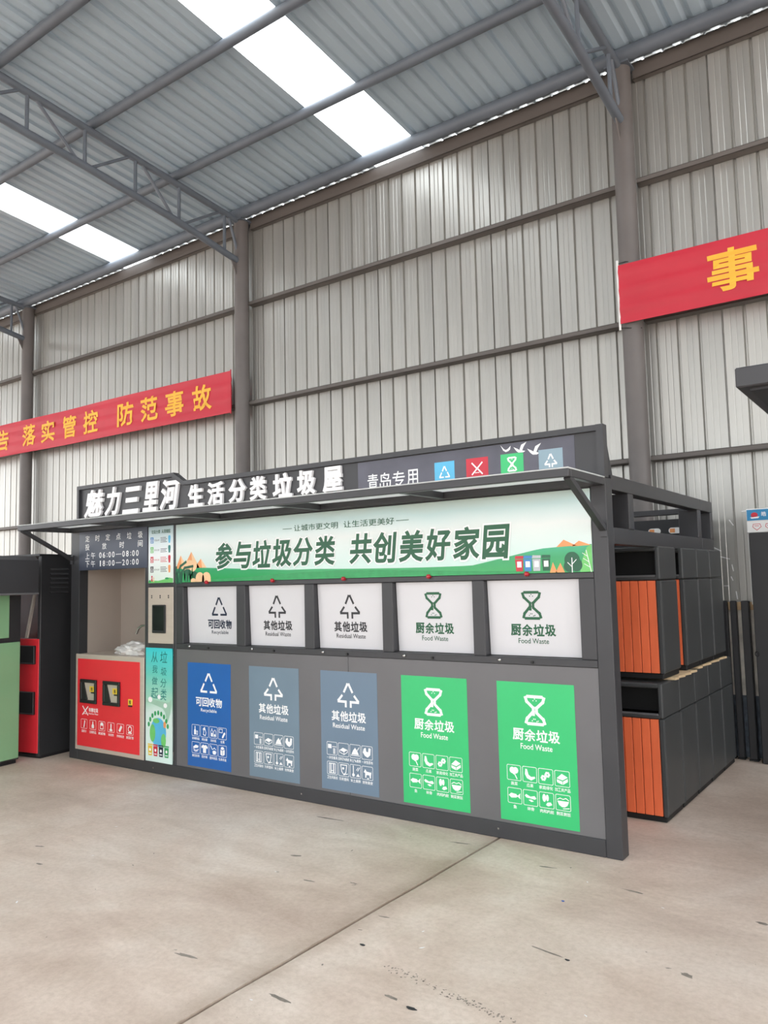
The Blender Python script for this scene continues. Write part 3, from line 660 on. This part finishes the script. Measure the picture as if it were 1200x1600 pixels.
# ---- hand-wash recess, hazardous waste door, notices
part(MB().box(.127,.131,0,.085,.92,1.66),'reveal','frame_dark')
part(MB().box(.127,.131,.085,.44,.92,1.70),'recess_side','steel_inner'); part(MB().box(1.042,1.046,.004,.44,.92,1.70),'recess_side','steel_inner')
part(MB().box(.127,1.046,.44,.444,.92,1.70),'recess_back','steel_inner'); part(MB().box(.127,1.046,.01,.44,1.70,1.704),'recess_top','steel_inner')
part(MB().box(.127,1.046,.004,.44,.905,.920),'counter','steel')
part(MB().bbox(.10,1.046,-.008,.004,.090,.920,.003),'door_frame','steel')
dr=part(MB().bbox(.135,.998,-.013,-.008,.126,.880,.002),'hazard_door','red_door')
for x0,x1 in ((.190,.424),(.517,.748)):
    z0,z1=.500,.705; m=MB(); wf=.028; yo,yi=-.030,-.013
    m.bbox(x0,x1,yo,yi,z0,z0+wf,.004); m.bbox(x0,x1,yo,yi,z1-wf,z1,.004); m.bbox(x0,x0+wf,yo,yi,z0+wf,z1-wf,.004); m.bbox(x1-wf,x1,yo,yi,z0+wf,z1-wf,.004)
    part(m,'drop_slot','pocket_black',dr)
    m=MB(); m.prism([(x0+wf,z0+wf),(x1-wf,z0+wf),(x1-wf,z1-wf),(x0+wf,z1-wf)],'y',-.0145,-.0135); part(m,'slot_back','steel',dr)
    m=MB(); m.prism([(x0+wf,z0+wf+.002),(x0+wf+.075,z0+wf+.002),(x0+wf+.02,z1-wf),(x0+wf,z1-wf)],'y',-.026,-.0147); part(m,'slot_cheek','pocket_black',dr)
    m=MB(); m.bbox(x1-wf-.070,x1-wf-.002,-.024,-.0145,.600,.648,.002); part(m,'yellow_tag','ink_yellow',dr)
    m=MB(); m.bbox(x1-wf-.048,x1-wf-.002,-.026,-.0145,.588,.600,.002); part(m,'latch','pocket_black',dr)
    m=MB(); put(m,'推',(x1-wf-.05,x1-wf-.022,.608,.640),-.0245,bold=.02); part(m,'lettering','ink_charcoal',dr)
part(MB().bbox(.855,.912,-.020,-.013,.522,.572,.003),'yellow_tag','ink_yellow',dr); part(MB().bbox(.863,.906,-.024,-.013,.510,.521,.002),'latch','pocket_black',dr)
m=MB(); put(m,'推',(.87,.897,.532,.564),-.0205,bold=.02); part(m,'lettering','ink_charcoal',dr)
yd=-.0136
m=MB(); cross(m,.217,.398,.076,.070,yd,.010); part(m,'symbol','ink_white',dr)
m=MB(); chars(m,'有害垃圾',even('有害垃圾',.304,.440,.05),.426,.462,yd,bold=.022); put(m,'Hazardous Waste',(.304,.440,.406,.419),yd,bold=.01); part(m,'lettering','ink_white',dr)
for k,(ic,cp) in enumerate(zip(['tube','vial','jar','spray','tablet','bulb'],['温度计','过期药品','废油漆桶','杀虫剂','充电电池','废旧灯管'])):
    gx=.195+.1275*k; m=MB(); draw(m,ic,gx,.280,.088,.078,yd); n=len(cp); ww=.024*n; chars(m,cp,even(cp,gx+.044-ww/2,gx+.044+ww/2,.08),.245,.268,yd,bold=.01,res=1); part(m,'pictogram','ink_white',dr)
# timetable sign
ns=part(MB().bbox(.127,1.082,-.006,.010,1.659,2.010,.002),'timetable_sign','navy_sign'); yn=-.0066
for i,c in enumerate('定时定点垃圾'): part(put(MB(),c,(.220+.148*i,.282+.148*i,1.911,1.968),yn,bold=.006),'character','ink_white',ns)
for i,c in enumerate('投放时间'): part(put(MB(),c,(.220+.2467*i,.282+.2467*i,1.837,1.894),yn,bold=.006),'character','ink_white',ns)
for z,a,b in ((1.762,'上午','06:00—08:00'),(1.689,'下午','18:00—20:00')):
    for c,x in zip(a,(.222,.306)): part(put(MB(),c,(x,x+.062,z-.004,z+.054),yn,bold=.006),'character','ink_white',ns)
    x=.422
    for c in b:
        m=MB()
        if c==':': m.rect(x+.010,x+.018,z+.006,z+.014,yn); m.rect(x+.010,x+.018,z+.030,z+.038,yn); x+=.030
        elif c=='—': m.rect(x+.004,x+.080,z+.022,z+.027,yn); x+=.090
        else: put(m,c,(x+(.014 if c=='1' else .003),x+(.030 if c=='1' else .038),z,z+.050),yn,bold=.012); x+=.0515
        part(m,'character','ink_white',ns)
# information poster
ip=part(MB().bbox(1.094,1.404,-.003,.010,1.530,1.996,.0015),'information_poster','info_print'); yi=-.0036
m=MB(); put(m,'垃圾分类',(1.135,1.245,1.935,1.968),yi,bold=.02); put(m,'从我做起',(1.262,1.372,1.935,1.968),yi,bold=.02); part(m,'lettering','ink_green',ip)
for z,cm,bm_,cp,rows_ in ((1.858,'ink_blue','ink_sky','可回收物',3),(1.778,'ink_lightleaf','ink_teal','厨余垃圾',2),(1.697,'ink_red','ink_red','有害垃圾',3),(1.617,'ink_charcoal','ink_orange','其他垃圾',3)):
    m=MB(); m.rect(1.122,1.160,z,z+.050,yi); part(m,'printed_tag',cm,ip)
    m=MB(); tri(m,1.129,z+.018,.024,.024,yi-.0005,.004) if cm!='ink_red' else cross(m,1.130,z+.018,.022,.022,yi-.0005,.004); m.rect(1.128,1.154,z+.006,z+.011,yi-.0005); part(m,'symbol','ink_white',ip)
    m=MB()
    for k,c in enumerate(cp): put(m,c,(1.170+.017*(k%4),1.183+.017*(k%4),z+.016,z+.030),yi,res=1)
    for r in range(rows_+1): m.rect(1.248,1.330-.012*(r%2),z+.004+.012*r,z+.0085+.012*r,yi)
    part(m,'lettering','ink_charcoal' if cm!='ink_red' else 'ink_red',ip)
    m=MB(); m.pol([(1.350,z-.004),(1.368,z-.004),(1.375,z+.045),(1.343,z+.045)],yi); m.ell(1.359,z+.050,.014,.008,yi); part(m,'printed_bin',bm_,ip)
m=MB(); m.pol([(1.095,1.531),(1.403,1.531),(1.403,1.565),(1.36,1.572),(1.30,1.560),(1.22,1.548),(1.15,1.552),(1.095,1.545)],yi); part(m,'printed_hills','ink_lightleaf',ip)
m=MB(); m.ell(1.33,1.566,.025,.008,yi-.0004); m.ell(1.115,1.545,.014,.012,yi-.0004); part(m,'printed_bush','ink_leaf',ip)
m=MB(); m.pol([(1.130,1.545),(1.150,1.545),(1.146,1.572),(1.136,1.572)],yi-.0005); m.ell(1.141,1.582,.008,.009,yi-.0005); part(m,'printed_figure','ink_red',ip)
m=MB(); m.pol([(1.156,1.541),(1.172,1.541),(1.168,1.562),(1.160,1.562)],yi-.0005); m.ell(1.164,1.570,.007,.007,yi-.0005); part(m,'printed_figure','ink_peach',ip)
# steel control plate with screen
cp_=part(MB().bbox(1.092,1.404,-.002,.010,1.040,1.495,.002),'control_plate','steel')
m=MB(); z0,z1,x0,x1=1.123,1.352,1.151,1.318; m.bbox(x0,x1,-.012,-.002,z0,z1,.004); sc=part(m,'screen_housing','pocket_black',cp_); part(MB().bbox(x0+.018,x1-.018,-.0135,-.012,z0+.022,z1-.012,.001),'screen','screen_black',cp_)
part(MB().box(x0+.022,x1-.022,-.016,-.0125,z0+.012,z0+.020),'ledge','frame',cp_)
for x in (1.138,1.244,1.347):
    for z in (1.426,1.411): part(MB().tube((x,-.002,z),(x,-.004,z),.0065,10),'sensor_hole','frame',cp_)
# teal poster
tp_=part(MB().bbox(1.065,1.392,-.003,.010,.093,1.003,.0015),'verse_poster','teal_print'); ty=-.0036
for c,(z0,z1),x0,x1 in zip('垃圾分类从我做起',((.887,.978),(.785,.850),(.690,.762),(.588,.680),(.885,.972),(.80,.862),(.705,.77),(.595,.685)),(1.245,1.255,1.25,1.25,1.135,1.15,1.145,1.13),(1.335,1.325,1.325,1.325,1.215,1.215,1.215,1.22)):
    part(put(MB(),c,(x0,x1,z0,z1),ty,bold=.005,shear=.1),'character','ink_teal',tp_)
m=MB(); m.pol([(a,b-.052) for a,b in ((1.075,.615),(1.14,.605),(1.22,.590),(1.28,.575),(1.31,.545),(1.322,.500),(1.315,.465),(1.30,.450),(1.345,.480),(1.372,.54),(1.380,.60),(1.385,.655),(1.36,.63),(1.33,.625),(1.20,.635),(1.08,.640))],ty); part(m,'printed_swoosh','ink_sage',tp_)
for a,b,q in ((1.125,.585,.026),(1.235,.612,.02),(1.312,.548,.022)): part(MB().ell(a,b,q,q*.85,ty-.0004),'printed_cloud','ink_white',tp_)
m=MB(); m.ell(1.225,.330,.098,.115,ty-.0002,24); part(m,'printed_globe','ink_sky',tp_)
m=MB(); m.ell(1.155,.32,.035,.07,ty-.0005); m.ell(1.29,.27,.03,.055,ty-.0005); m.ell(1.20,.42,.04,.02,ty-.0005); part(m,'printed_land','ink_lightleaf',tp_)
m=MB()
for k in range(9):
    a=.35+k*.305; m.ell(1.225+.125*math.cos(a),.335+.15*math.sin(a),.014,.020,ty-.0006,10,a)
part(m,'printed_leaf','ink_leaf',tp_)
m=MB(); m.ell(1.305,.395,.016,.026,ty-.0008); part(m,'printed_leaf','ink_orange',tp_)
for x0,cm in ((1.098,'ink_yellow'),(1.165,'ink_red'),(1.232,'ink_navy'),(1.300,'ink_leaf')):
    m=MB(); m.pol([(x0+.006,.140),(x0+.050,.140),(x0+.055,.218),(x0,.218)],ty-.0008); m.rect(x0-.003,x0+.058,.222,.232,ty-.0008); part(m,'printed_bin',cm,tp_)
    m=MB(); m.ell(x0+.0275,.186,.012,.012,ty-.0011,10); m.rect(x0+.012,x0+.043,.152,.160,ty-.0011); part(m,'printed_tag','ink_white',tp_)
# tap
tap=MB(); pts=[(.97,.30,1.10),(.93,.28,1.135),(.88,.26,1.155),(.83,.245,1.150),(.80,.235,1.125),(.785,.230,1.085)]
pts=[(.70,.34,.92),(.70,.34,1.08),(.69,.335,1.135),(.655,.325,1.158),(.60,.315,1.155),(.565,.305,1.13),(.545,.30,1.085)]
tap.pipe(pts,.011,10); part(tap,'tap','chrome',smooth=True)

# ---- fascia with raised letters
out=[(.08,2.05),(.08,2.425),(1.410,2.425),(1.530,2.346),(5.0,2.346),(5.0,2.05)]
part(MB().prism(out,'y',.018,.045),'fascia_board','frame',label='dark fascia board with a raised left end')
_bk=0
def barz(a,b,wd,name='fascia_edge'):
    (x0,z0),(x1,z1)=a,b; l=math.hypot(x1-x0,z1-z0); nx,nz=(z1-z0)/l*wd,-(x1-x0)/l*wd
    global _bk
    _bk+=1; part(MB().prism([(x0,z0),(x1,z1),(x1+nx,z1+nz),(x0+nx,z0+nz)],'y',-.004-.0007*_bk,.05+.0007*_bk),name,'frame')
barz((.08,2.05),(.08,2.425),.030); barz((.08,2.425),(1.410,2.425),.033); barz((1.395,2.425),(1.530,2.346),.033); barz((1.515,2.346),(5.0,2.346),.033); barz((5.0012,2.3472),(5.0012,2.05),.040)
part(MB().box(.12,4.96,.0,.02,2.052,2.075),'fascia_ledge','frame')
for x in (.10,4.97):
    m=MB(); m.prism([(.045,2.07),(.045,2.30),(.060,2.30),(.150,2.07)],'x',x,x+.02); part(m,'fascia_brace','frame_dark')
for c,a,b in (('魅',.191,.47),('力',.493,.71),('三',.741,.979),('里',1.013,1.212),('河',1.236,1.49)):
    m=MB(); put(m,c,(a,b,2.125,2.375 if c!='三' else 2.355),.018,bold=.032,shear=.22,ext=.022); part(m,'raised_letter','letter_white')
for c,a,b in (('生',1.58,1.753),('活',1.807,1.987),('分',2.043,2.229),('类',2.269,2.441),('垃',2.505,2.693),('圾',2.743,2.917),('屋',2.981,3.155)):
    m=MB(); put(m,c,(a,b,2.125,2.305),.018,bold=.036,ext=.02); part(m,'raised_letter','letter_white')
vn=part(MB().box(3.28,4.825,.0165,.018,2.055,2.308),'vinyl_sheet','vinyl_plum'); yv=.0158
m=MB(); chars(m,'青岛专用',[(3.361,3.448),(3.461,3.552),(3.565,3.662),(3.678,3.765)],2.112,2.221,yv,bold=.006); part(m,'lettering','ink_white',vn)
for (a,b),cm,kd,tx in (((3.891,4.037),'ink_sky','recycle','可回收物'),((4.121,4.273),'ink_red','hazard','有害垃圾'),((4.358,4.507),'poster_green','food','厨余垃圾'),((4.604,4.753),'sticker_slate','residual','其他垃圾')):
    m=MB(); m.rect(a,b,2.075,2.245,yv); q=part(m,'square_sticker',cm,vn); c=(a+b)/2; m=MB()
    if kd=='food': hour(m,c-.028,2.140,.056,.082,yv-.0005,.010)
    elif kd=='hazard': cross(m,c-.034,2.145,.068,.068,yv-.0005,.009)
    else: tri(m,c-.036,2.145,.072,.070,yv-.0005,.009,kd=='residual')
    chars(m,tx,even(tx,c-.038,c+.038,.05),2.110,2.130,yv-.0005,bold=.02,res=1); part(m,'symbol','ink_white',vn)
for bx,bz,s,fl_ in ((4.36,2.262,.068,0),(4.445,2.252,.085,1),(4.533,2.232,.088,1)):
    u=lambda a,b:(bx+a*s,bz+b*s)
    m=MB()
    if fl_: m.pol([u(0,.35),u(.3,.2),u(.45,.1),u(.6,.45),u(1.02,.62),u(.78,.3),u(.66,.05),u(.9,-.02),u(.7,-.12),u(.4,-.1),u(.22,.05)],yv)
    else: m.pol([u(0,.6),u(.3,.25),u(.5,.12),u(.7,.2),u(1.0,.45),u(.92,.12),u(.75,0),u(.5,-.06),u(.25,.1)],yv)
    part(m,'printed_bird','ink_white',vn)

# ---- front canopy
cz0,cz1,cy=2.004,2.046,-.52
part(MB().bbox(0,5.0,cy,cy+.035,cz0,cz1,.003),'canopy_front_beam','frame'); part(MB().bbox(0,5.0,-.05,-.004,cz0,cz1,.003),'canopy_rear_beam','frame')
for x in (0,.98,1.97,2.96,3.95,4.96): part(MB().bbox(x,x+.04,cy+.035,-.05,cz0,cz1,.003),'canopy_bar','frame')
for x in range(5):
    a=(0.,.99,1.98,2.97,3.97)[x]; b=(.985,1.975,2.965,3.965,5.0)[x]; part(MB().box(a,b,cy-.004,-.004,cz1,cz1+.006),'canopy_sheet','canopy_sheet')
for x in (.02,4.98):
    part(MB().bar((x,cy+.03,cz0+.005),(x,-.012,1.765),.03,.035,(1,0,0)),'canopy_brace','frame'); part(MB().box(x-.02,x+.02,-.012,0,1.72,1.80),'brace_plate','frame')

# ---- rear top frame
for x0,x1 in ((4.92,5.0),(0.0,.08)):
    part(MB().bbox(x0,x1,FD,2.05,1.987,2.072,.003),'side_rail','frame'); part(MB().bbox(x0,x1,2.053,2.42,1.987,2.072,.003),'side_rail','frame')
    part(MB().bbox(x0,x1,FD,2.05,1.682,1.775,.003),'side_rail','frame'); part(MB().bbox(x0,x1,2.053,2.42,1.682,1.775,.003),'side_rail','frame')
    xa,xb=(x0-.06,x1) if x0>1 else (x0,x1+.06)
    part(MB().bbox(xa,xb,.375,.465,1.775,1.987,.003),'frame_upright','frame'); part(MB().bbox(xa,xb,1.955,2.05,1.775,1.987,.003),'frame_upright','frame'); part(MB().bbox(x0,x1,2.345,2.42,1.775,1.987,.003),'frame_upright','frame')
part(MB().bbox(.08,4.92,2.345,2.42,1.990,2.035,.003),'rear_beam','frame'); part(MB().bbox(.08,4.92,2.345,2.42,1.682,1.72,.003),'rear_beam','frame')
part(MB().box(.08,4.92,2.38,2.40,1.72,1.955),'rear_panel','frame_dark')
for a,b in ((4.50,4.60),(4.665,4.765)):
    m=MB(); n=10; zc=1.862; r=.024; m.prism([(b-r+r*math.cos(-math.pi/2+math.pi*i/n),zc+r*math.sin(-math.pi/2+math.pi*i/n)) for i in range(n+1)]+[(a+r+r*math.cos(math.pi/2+math.pi*i/n),zc+r*math.sin(math.pi/2+math.pi*i/n)) for i in range(n+1)],'y',2.374,2.382); part(m,'slot_cover','paint_white')
    m=MB(); m.rect(a+.01,a+.05,1.845,1.878,2.373); part(m,'slot_print','ink_orange')
for x0 in (.0,4.40): part(MB().bbox(x0,x0+.08,2.345,2.42,0,1.682,.003),'rear_leg','frame')

# ---- crumpled wrapping on the counter
bm=bmesh.new(); bmesh.ops.create_icosphere(bm,subdivisions=4,radius=1)
from mathutils import noise as mn
for v in bm.verts:
    n=mn.noise(v.co*2.2)*.28+mn.noise(v.co*5.5)*.2+abs(mn.noise(v.co*9))*.3
    c=v.co*(1+n); v.co=Vector((min(1.038,.73+c.x*.25),max(.012,.19+c.y*.12),max(.9215,.945+c.z*.075)))
me=bpy.data.meshes.new('crumpled_wrapping'); bm.to_mesh(me); bm.free(); me.materials.append(M['foil'])
o=bpy.data.objects.new('crumpled_wrapping',me); col.objects.link(o); tag(o,'crumpled pale plastic wrapping lying on the steel counter of the booth','wrapping')

# ================================================================== STACKED LITTER BINS
BW,BD,BH=.50,.375,.835
def make_bin():
    r=thing('litter_bin','x','bin',(0,0,0))
    x0,x1,y0,y1=-BW/2,BW/2,0.,BD
    MB().bbox(x0+.012,x1-.012,y0+.012,y1-.012,0,.035,.004).build('plinth','bin_black',r)
    m=MB(); m.bbox(x0,x1,y0+.016,y1,.035,.618,.008); m.bbox(x0,x0+.026,y0,y0+.016,.035,.618,.003); m.bbox(x1-.026,x1,y0,y0+.016,.035,.618,.003); m.build('body','bin_grey',r)
    h=MB(); h.bbox(x0,x0+.03,y0,y1,.622,BH,.008); h.bbox(x1-.03,x1,y0,y1,.622,BH,.008); h.bbox(x0+.02,x1-.02,y0,y1,BH-.03,BH,.008); h.bbox(x0+.02,x1-.02,y1-.02,y1,.63,BH-.02,.004); h.bbox(x0+.02,x1-.02,y0,y0+.02,.622,.652,.004)
    h.build('hood','bin_grey',r)
    MB().box(x0+.028,x1-.028,y0+.12,y0+.125,.65,BH-.03).build('liner','bin_black',r)
    MB().bbox(x0+.03,x1-.03,y0-.003,y0+.012,.640,.653,.002).build('lip','panel_grey',r)
    n=8; w_=(BW-.056)/n; sl=None
    for k in range(n):
        a=x0+.028+k*w_
        if sl is None: sl=MB().bbox(0,w_-.0045,y0+.002,y0+.016,.037,.617,.002).build('slat','bin_orange',r); sl.location=(a,0,0)
        else:
            s=sl.copy(); col.objects.link(s); s.parent=r; s.location=(a,0,0)
    return r
proto=make_bin()
ord_=['front','second','third','fourth','rearmost']
used=False
for row,ys,z in (('bottom',(.765,1.145,1.525,1.905,2.285),0.),('top',(.845,1.385,1.765,2.145),.852)):
    for i,y in enumerate(ys):
        o=proto if not used else copy_tree(proto); used=True
        o.location=(5.022-BW/2,y,z)
        nm=ord_[i] if not (row=='top' and i==3) else 'rearmost'
        if row=='bottom': lb='dark litter bin with orange slats, on the floor, %s of the bottom row'%nm
        else: lb='dark litter bin with orange slats, stacked on top, %s of the top row'%nm
        if row=='bottom' and i==0: lb='dark litter bin with orange slats standing on the floor nearest the booth post'
        if row=='top' and i==0: lb='dark litter bin with orange slats on top of the stack, nearest the booth post'
        o['label']=lb; o['group']='litter bins stacked behind the booth'
for (y0,y1,x0,x1,a,lb) in ((.98,1.48,4.60,5.045,.03,'front cardboard sheet laid between the two layers of litter bins'),(1.66,2.50,4.58,5.018,-.02,'rear cardboard sheet laid between the two layers of litter bins')):
    m=MB(); n=10; vs=[]
    for i in range(n+1):
        for s_ in (0,1):
            y=y0+(y1-y0)*i/n; e=(.012*math.sin(i*2.1) if s_ else 0); vs+=[((x0,x1+e)[s_],y,.836),((x0,x1+e)[s_],y,.851)]
    f=[]
    for i in range(n):
        b=i*4; f+=[(b,b+4,b+6,b+2),(b+1,b+3,b+7,b+5),(b,b+1,b+5,b+4),(b+2,b+6,b+7,b+3)]
    f+=[(0,2,3,1),(n*4,n*4+1,n*4+3,n*4+2)]
    m.add(vs,f); tag(m.build('cardboard_sheet','cardboard'),lb,'cardboard','cardboard sheets between the bins')

# ================================================================== THINGS AT THE RIGHT EDGE
for i,(tt,v,lb) in enumerate(((4.925,D-.075,'left of the three black steel posts leaning by the wall, half hidden by bins'),(5.000,D-.085,'middle one of the three black steel posts standing against the low wall'),(5.095,D-.10,'right of the three black steel posts, next to the display cabinet'))):
    r=thing('steel_post',lb,'post',sp(tt,v,0),WY,'black steel posts against the wall'); w_=(.05,.048,.060)[i]
    MB().bbox(-w_/2,w_/2,-w_/2,w_/2,.012,1.278,.006).build('shaft','cabinet_dark',r); MB().bbox(-w_/2-.006,w_/2+.006,-w_/2-.006,w_/2+.006,0,.012,.003).build('foot','rubber_black',r)
# display cabinet with blue header
r=thing('display_cabinet','black display cabinet with blue and white header beside the posts, at the right edge','cabinet',sp(5.895,D-.14,0),WY)
x0,x1=-.735,.75
MB().bbox(x0+.012,x1,-.06,.10,0,1.825,.006).build('body','cabinet_dark',r)
MB().box(x0,x0+.012,-.03,.10,1.25,2.02).build('edge_strip','paint_white',r); MB().bbox(x0,x1,-.05,.10,1.826,2.02,.004).build('header','paint_white',r)
h=MB().box(x0+.006,x1,-.053,-.05,1.925,2.012).build('header_band','sign_blue',r)
m=MB(); m.ell(x0+.062,1.968,.026,.022,-.0535,16); m.build('logo','ink_red',h); m=MB(); m.pol([(x0+.03,1.95),(x0+.10,1.955),(x0+.09,1.942),(x0+.04,1.94)],-.054); m.build('logo','ink_white',h)
m=MB(); put(m,'皓',(x0+.115,x0+.150,1.955,1.992),-.0535,bold=.01); m.build('lettering','ink_white',h)
m=MB()
for a in (0,.095,.19): m.line([(x0+.05+a,1.895),(x0+.045+a,1.872),(x0+.075+a,1.845),(x0+.108+a,1.872),(x0+.10+a,1.895)],.004,-.0505,True); m.line([(x0+.06+a,1.88),(x0+.09+a,1.88)],.004,-.0505)
m.build('badge','ink_red',r)
m=MB(); n=12
for k in range(n):
    a,b=2*math.pi*k/n,2*math.pi*(k+1)/n; m.tube((x0+.022+.014*math.cos(a),-.066,.86+.020*math.sin(a)),(x0+.022+.014*math.cos(b),-.066,.86+.020*math.sin(b)),.004,6)
m.build('ring','rubber_black',r)
# kiosk whose roof slab reaches into the picture
r=thing('kiosk','dark kiosk roof slab reaching in at the right edge of the photo','kiosk',(6.75,.35,0),0)
MB().bbox(-.95,1.0,-.9,.55,2.315,2.405,.006).build('roof_slab','frame',r); MB().box(-.90,.95,-.85,.50,2.305,2.315).build('soffit','frame_dark',r)
MB().bbox(-.2,.95,-.05,.5,.0,2.305,.006).build('body','frame',r); MB().bbox(-.15,.9,-.056,-.05,.15,1.5,.003).build('door','panel_grey',r)
# paint drips and white tape on the back wall sheet
for i,(x,z,l,a) in enumerate(((5.0,1.93,.05,-1.0),(4.86,1.72,.10,-.5),(4.92,1.64,.10,-.3),(4.80,1.66,.03,.4),(4.99,1.55,.05,-1.4),(4.93,1.40,.03,0),(5.01,1.22+.1,.06,-1.45),(4.98,1.46,.03,-1.2),(5.105,2.02,.03,.1))):
    m=MB(); m.line([(x-l/2*math.cos(a),z-l/2*math.sin(a)),(x+l/2*math.cos(a),z+l/2*math.sin(a))],.008,D+.009); m.build('paint_splash','tape_white',wall)

# ================================================================== THINGS AT THE LEFT EDGE
a9=math.radians(8)
c=thing('dark_cabinet','dark grey cabinet with louvred side and red front, beside the booth','cabinet',(-.19,-.178,0),a9)
W_,DP,HT=1.2,1.0,1.82
m=MB(); m.bbox(-.04,0,0,DP,.02,HT,.004); m.build('side_panel','cabinet_dark',c)
MB().bbox(-W_,-.04,.03,DP,.02,1.04,.004).build('body','cabinet_dark',c); MB().bbox(-W_,-.04,.40,DP,1.04,HT-.02,.004).build('upper_body','cabinet_dark',c)
MB().bbox(-W_-.01,.0,-.02,DP,HT-.02,HT,.003).build('top_sheet','cabinet_dark',c); MB().bbox(-W_,-.0,.02,DP,0,.03,.003).build('plinth','rubber_black',c)
fr=MB().bbox(-.62,-.012,-.004,.03,.045,1.055,.004).build('red_front','red_door',c)
for z0,z1 in ((.83,.995),(.385,.585)):
    MB().bbox(-.30,-.045,-.030,-.004,z0,z1,.004).build('drop_slot','pocket_black',fr); MB().bbox(-.285,-.055,-.036,-.030,z0+.004,z0+.014,.002).build('slot_lip','frame',fr)
m=MB(); m.prism([(.02,1.06),(.03,1.06),(.30,1.60),(.29,1.60)],'x',-.60,-.05); m.build('slanted_flap','dark_red',c)
m=MB(); m.prism([(-.004,1.06),(.016,1.06),(.10,1.47),(.08,1.47)],'x',-.20,-.175); m.build('flap_edge','steel',c)
for k in range(6):
    m=MB(); z=1.46+.042*k; m.prism([(0,z),(.008,z+.003),(0,z+.02)],'y',.10,.30); m.build('louvre','cabinet_dark',c)
g=thing('green_cabinet','dark framed cabinet with pale green doors and hood, at the left edge','cabinet',(-.205,-.345,0),a9)
MB().bbox(-.8,-.012,-2.4,0,.03,1.78,.005).build('body','cabinet_dark',g); MB().bbox(-.78,-.02,-2.38,-.02,0,.03,.003).build('plinth','rubber_black',g)
for y0,y1 in ((-.60,-.012),(-1.2,-.61),(-1.8,-1.21)):
    MB().bbox(-.012,0,y0,y1,.045,1.045,.004).build('door','cabinet_green',g); MB().bbox(-.012,-.004,y0,y1-.11,1.085,1.455,.004).build('upper_door','cabinet_green',g)
m=MB(); m.prism([(-.10,1.47),(.205,1.47),(.205,1.755),(.16,1.79),(-.10,1.79)],'y',-2.4,.0); m.build('hood','frame',g); MB().bbox(-.02,.21,-2.4,.004,1.455,1.472,.003).build('hood_lip','panel_grey',g)

# small litter on the floor
for i,(x,y,l,wd,mt,lb) in enumerate(((5.18,-1.19,.022,.012,'scrap_dark','tiny dark scrap at the end of the long scuff'),(4.94,-.66,.018,.012,'scrap_blue','tiny blue paper scrap on the open floor'),(4.86,-1.82,.05,.018,'scrap_dark','small dark leaf by the speckled tyre line'),(4.42,-1.52,.03,.016,'scrap_dark','small dark leaf right of the floor joint'))):
    m=MB(); n=10; rr=random.Random(i); ring=[(l*.5*math.cos(k*.628)*rr.uniform(.7,1),wd*.5*math.sin(k*.628)*rr.uniform(.6,1)) for k in range(n)]
    m.prism(ring,'z',0,.002); m.xf(lambda p:(x+p[0],y+p[1],p[2]+.0007+.003*abs(p[0])/l)); tag(m.build('litter_scrap',mt),lb,'litter','scraps on the floor')

bpy.data.objects.remove(_fo); bpy.data.curves.remove(_fc)
for o in list(bpy.data.objects):
    if '_w' in o: del o['_w']
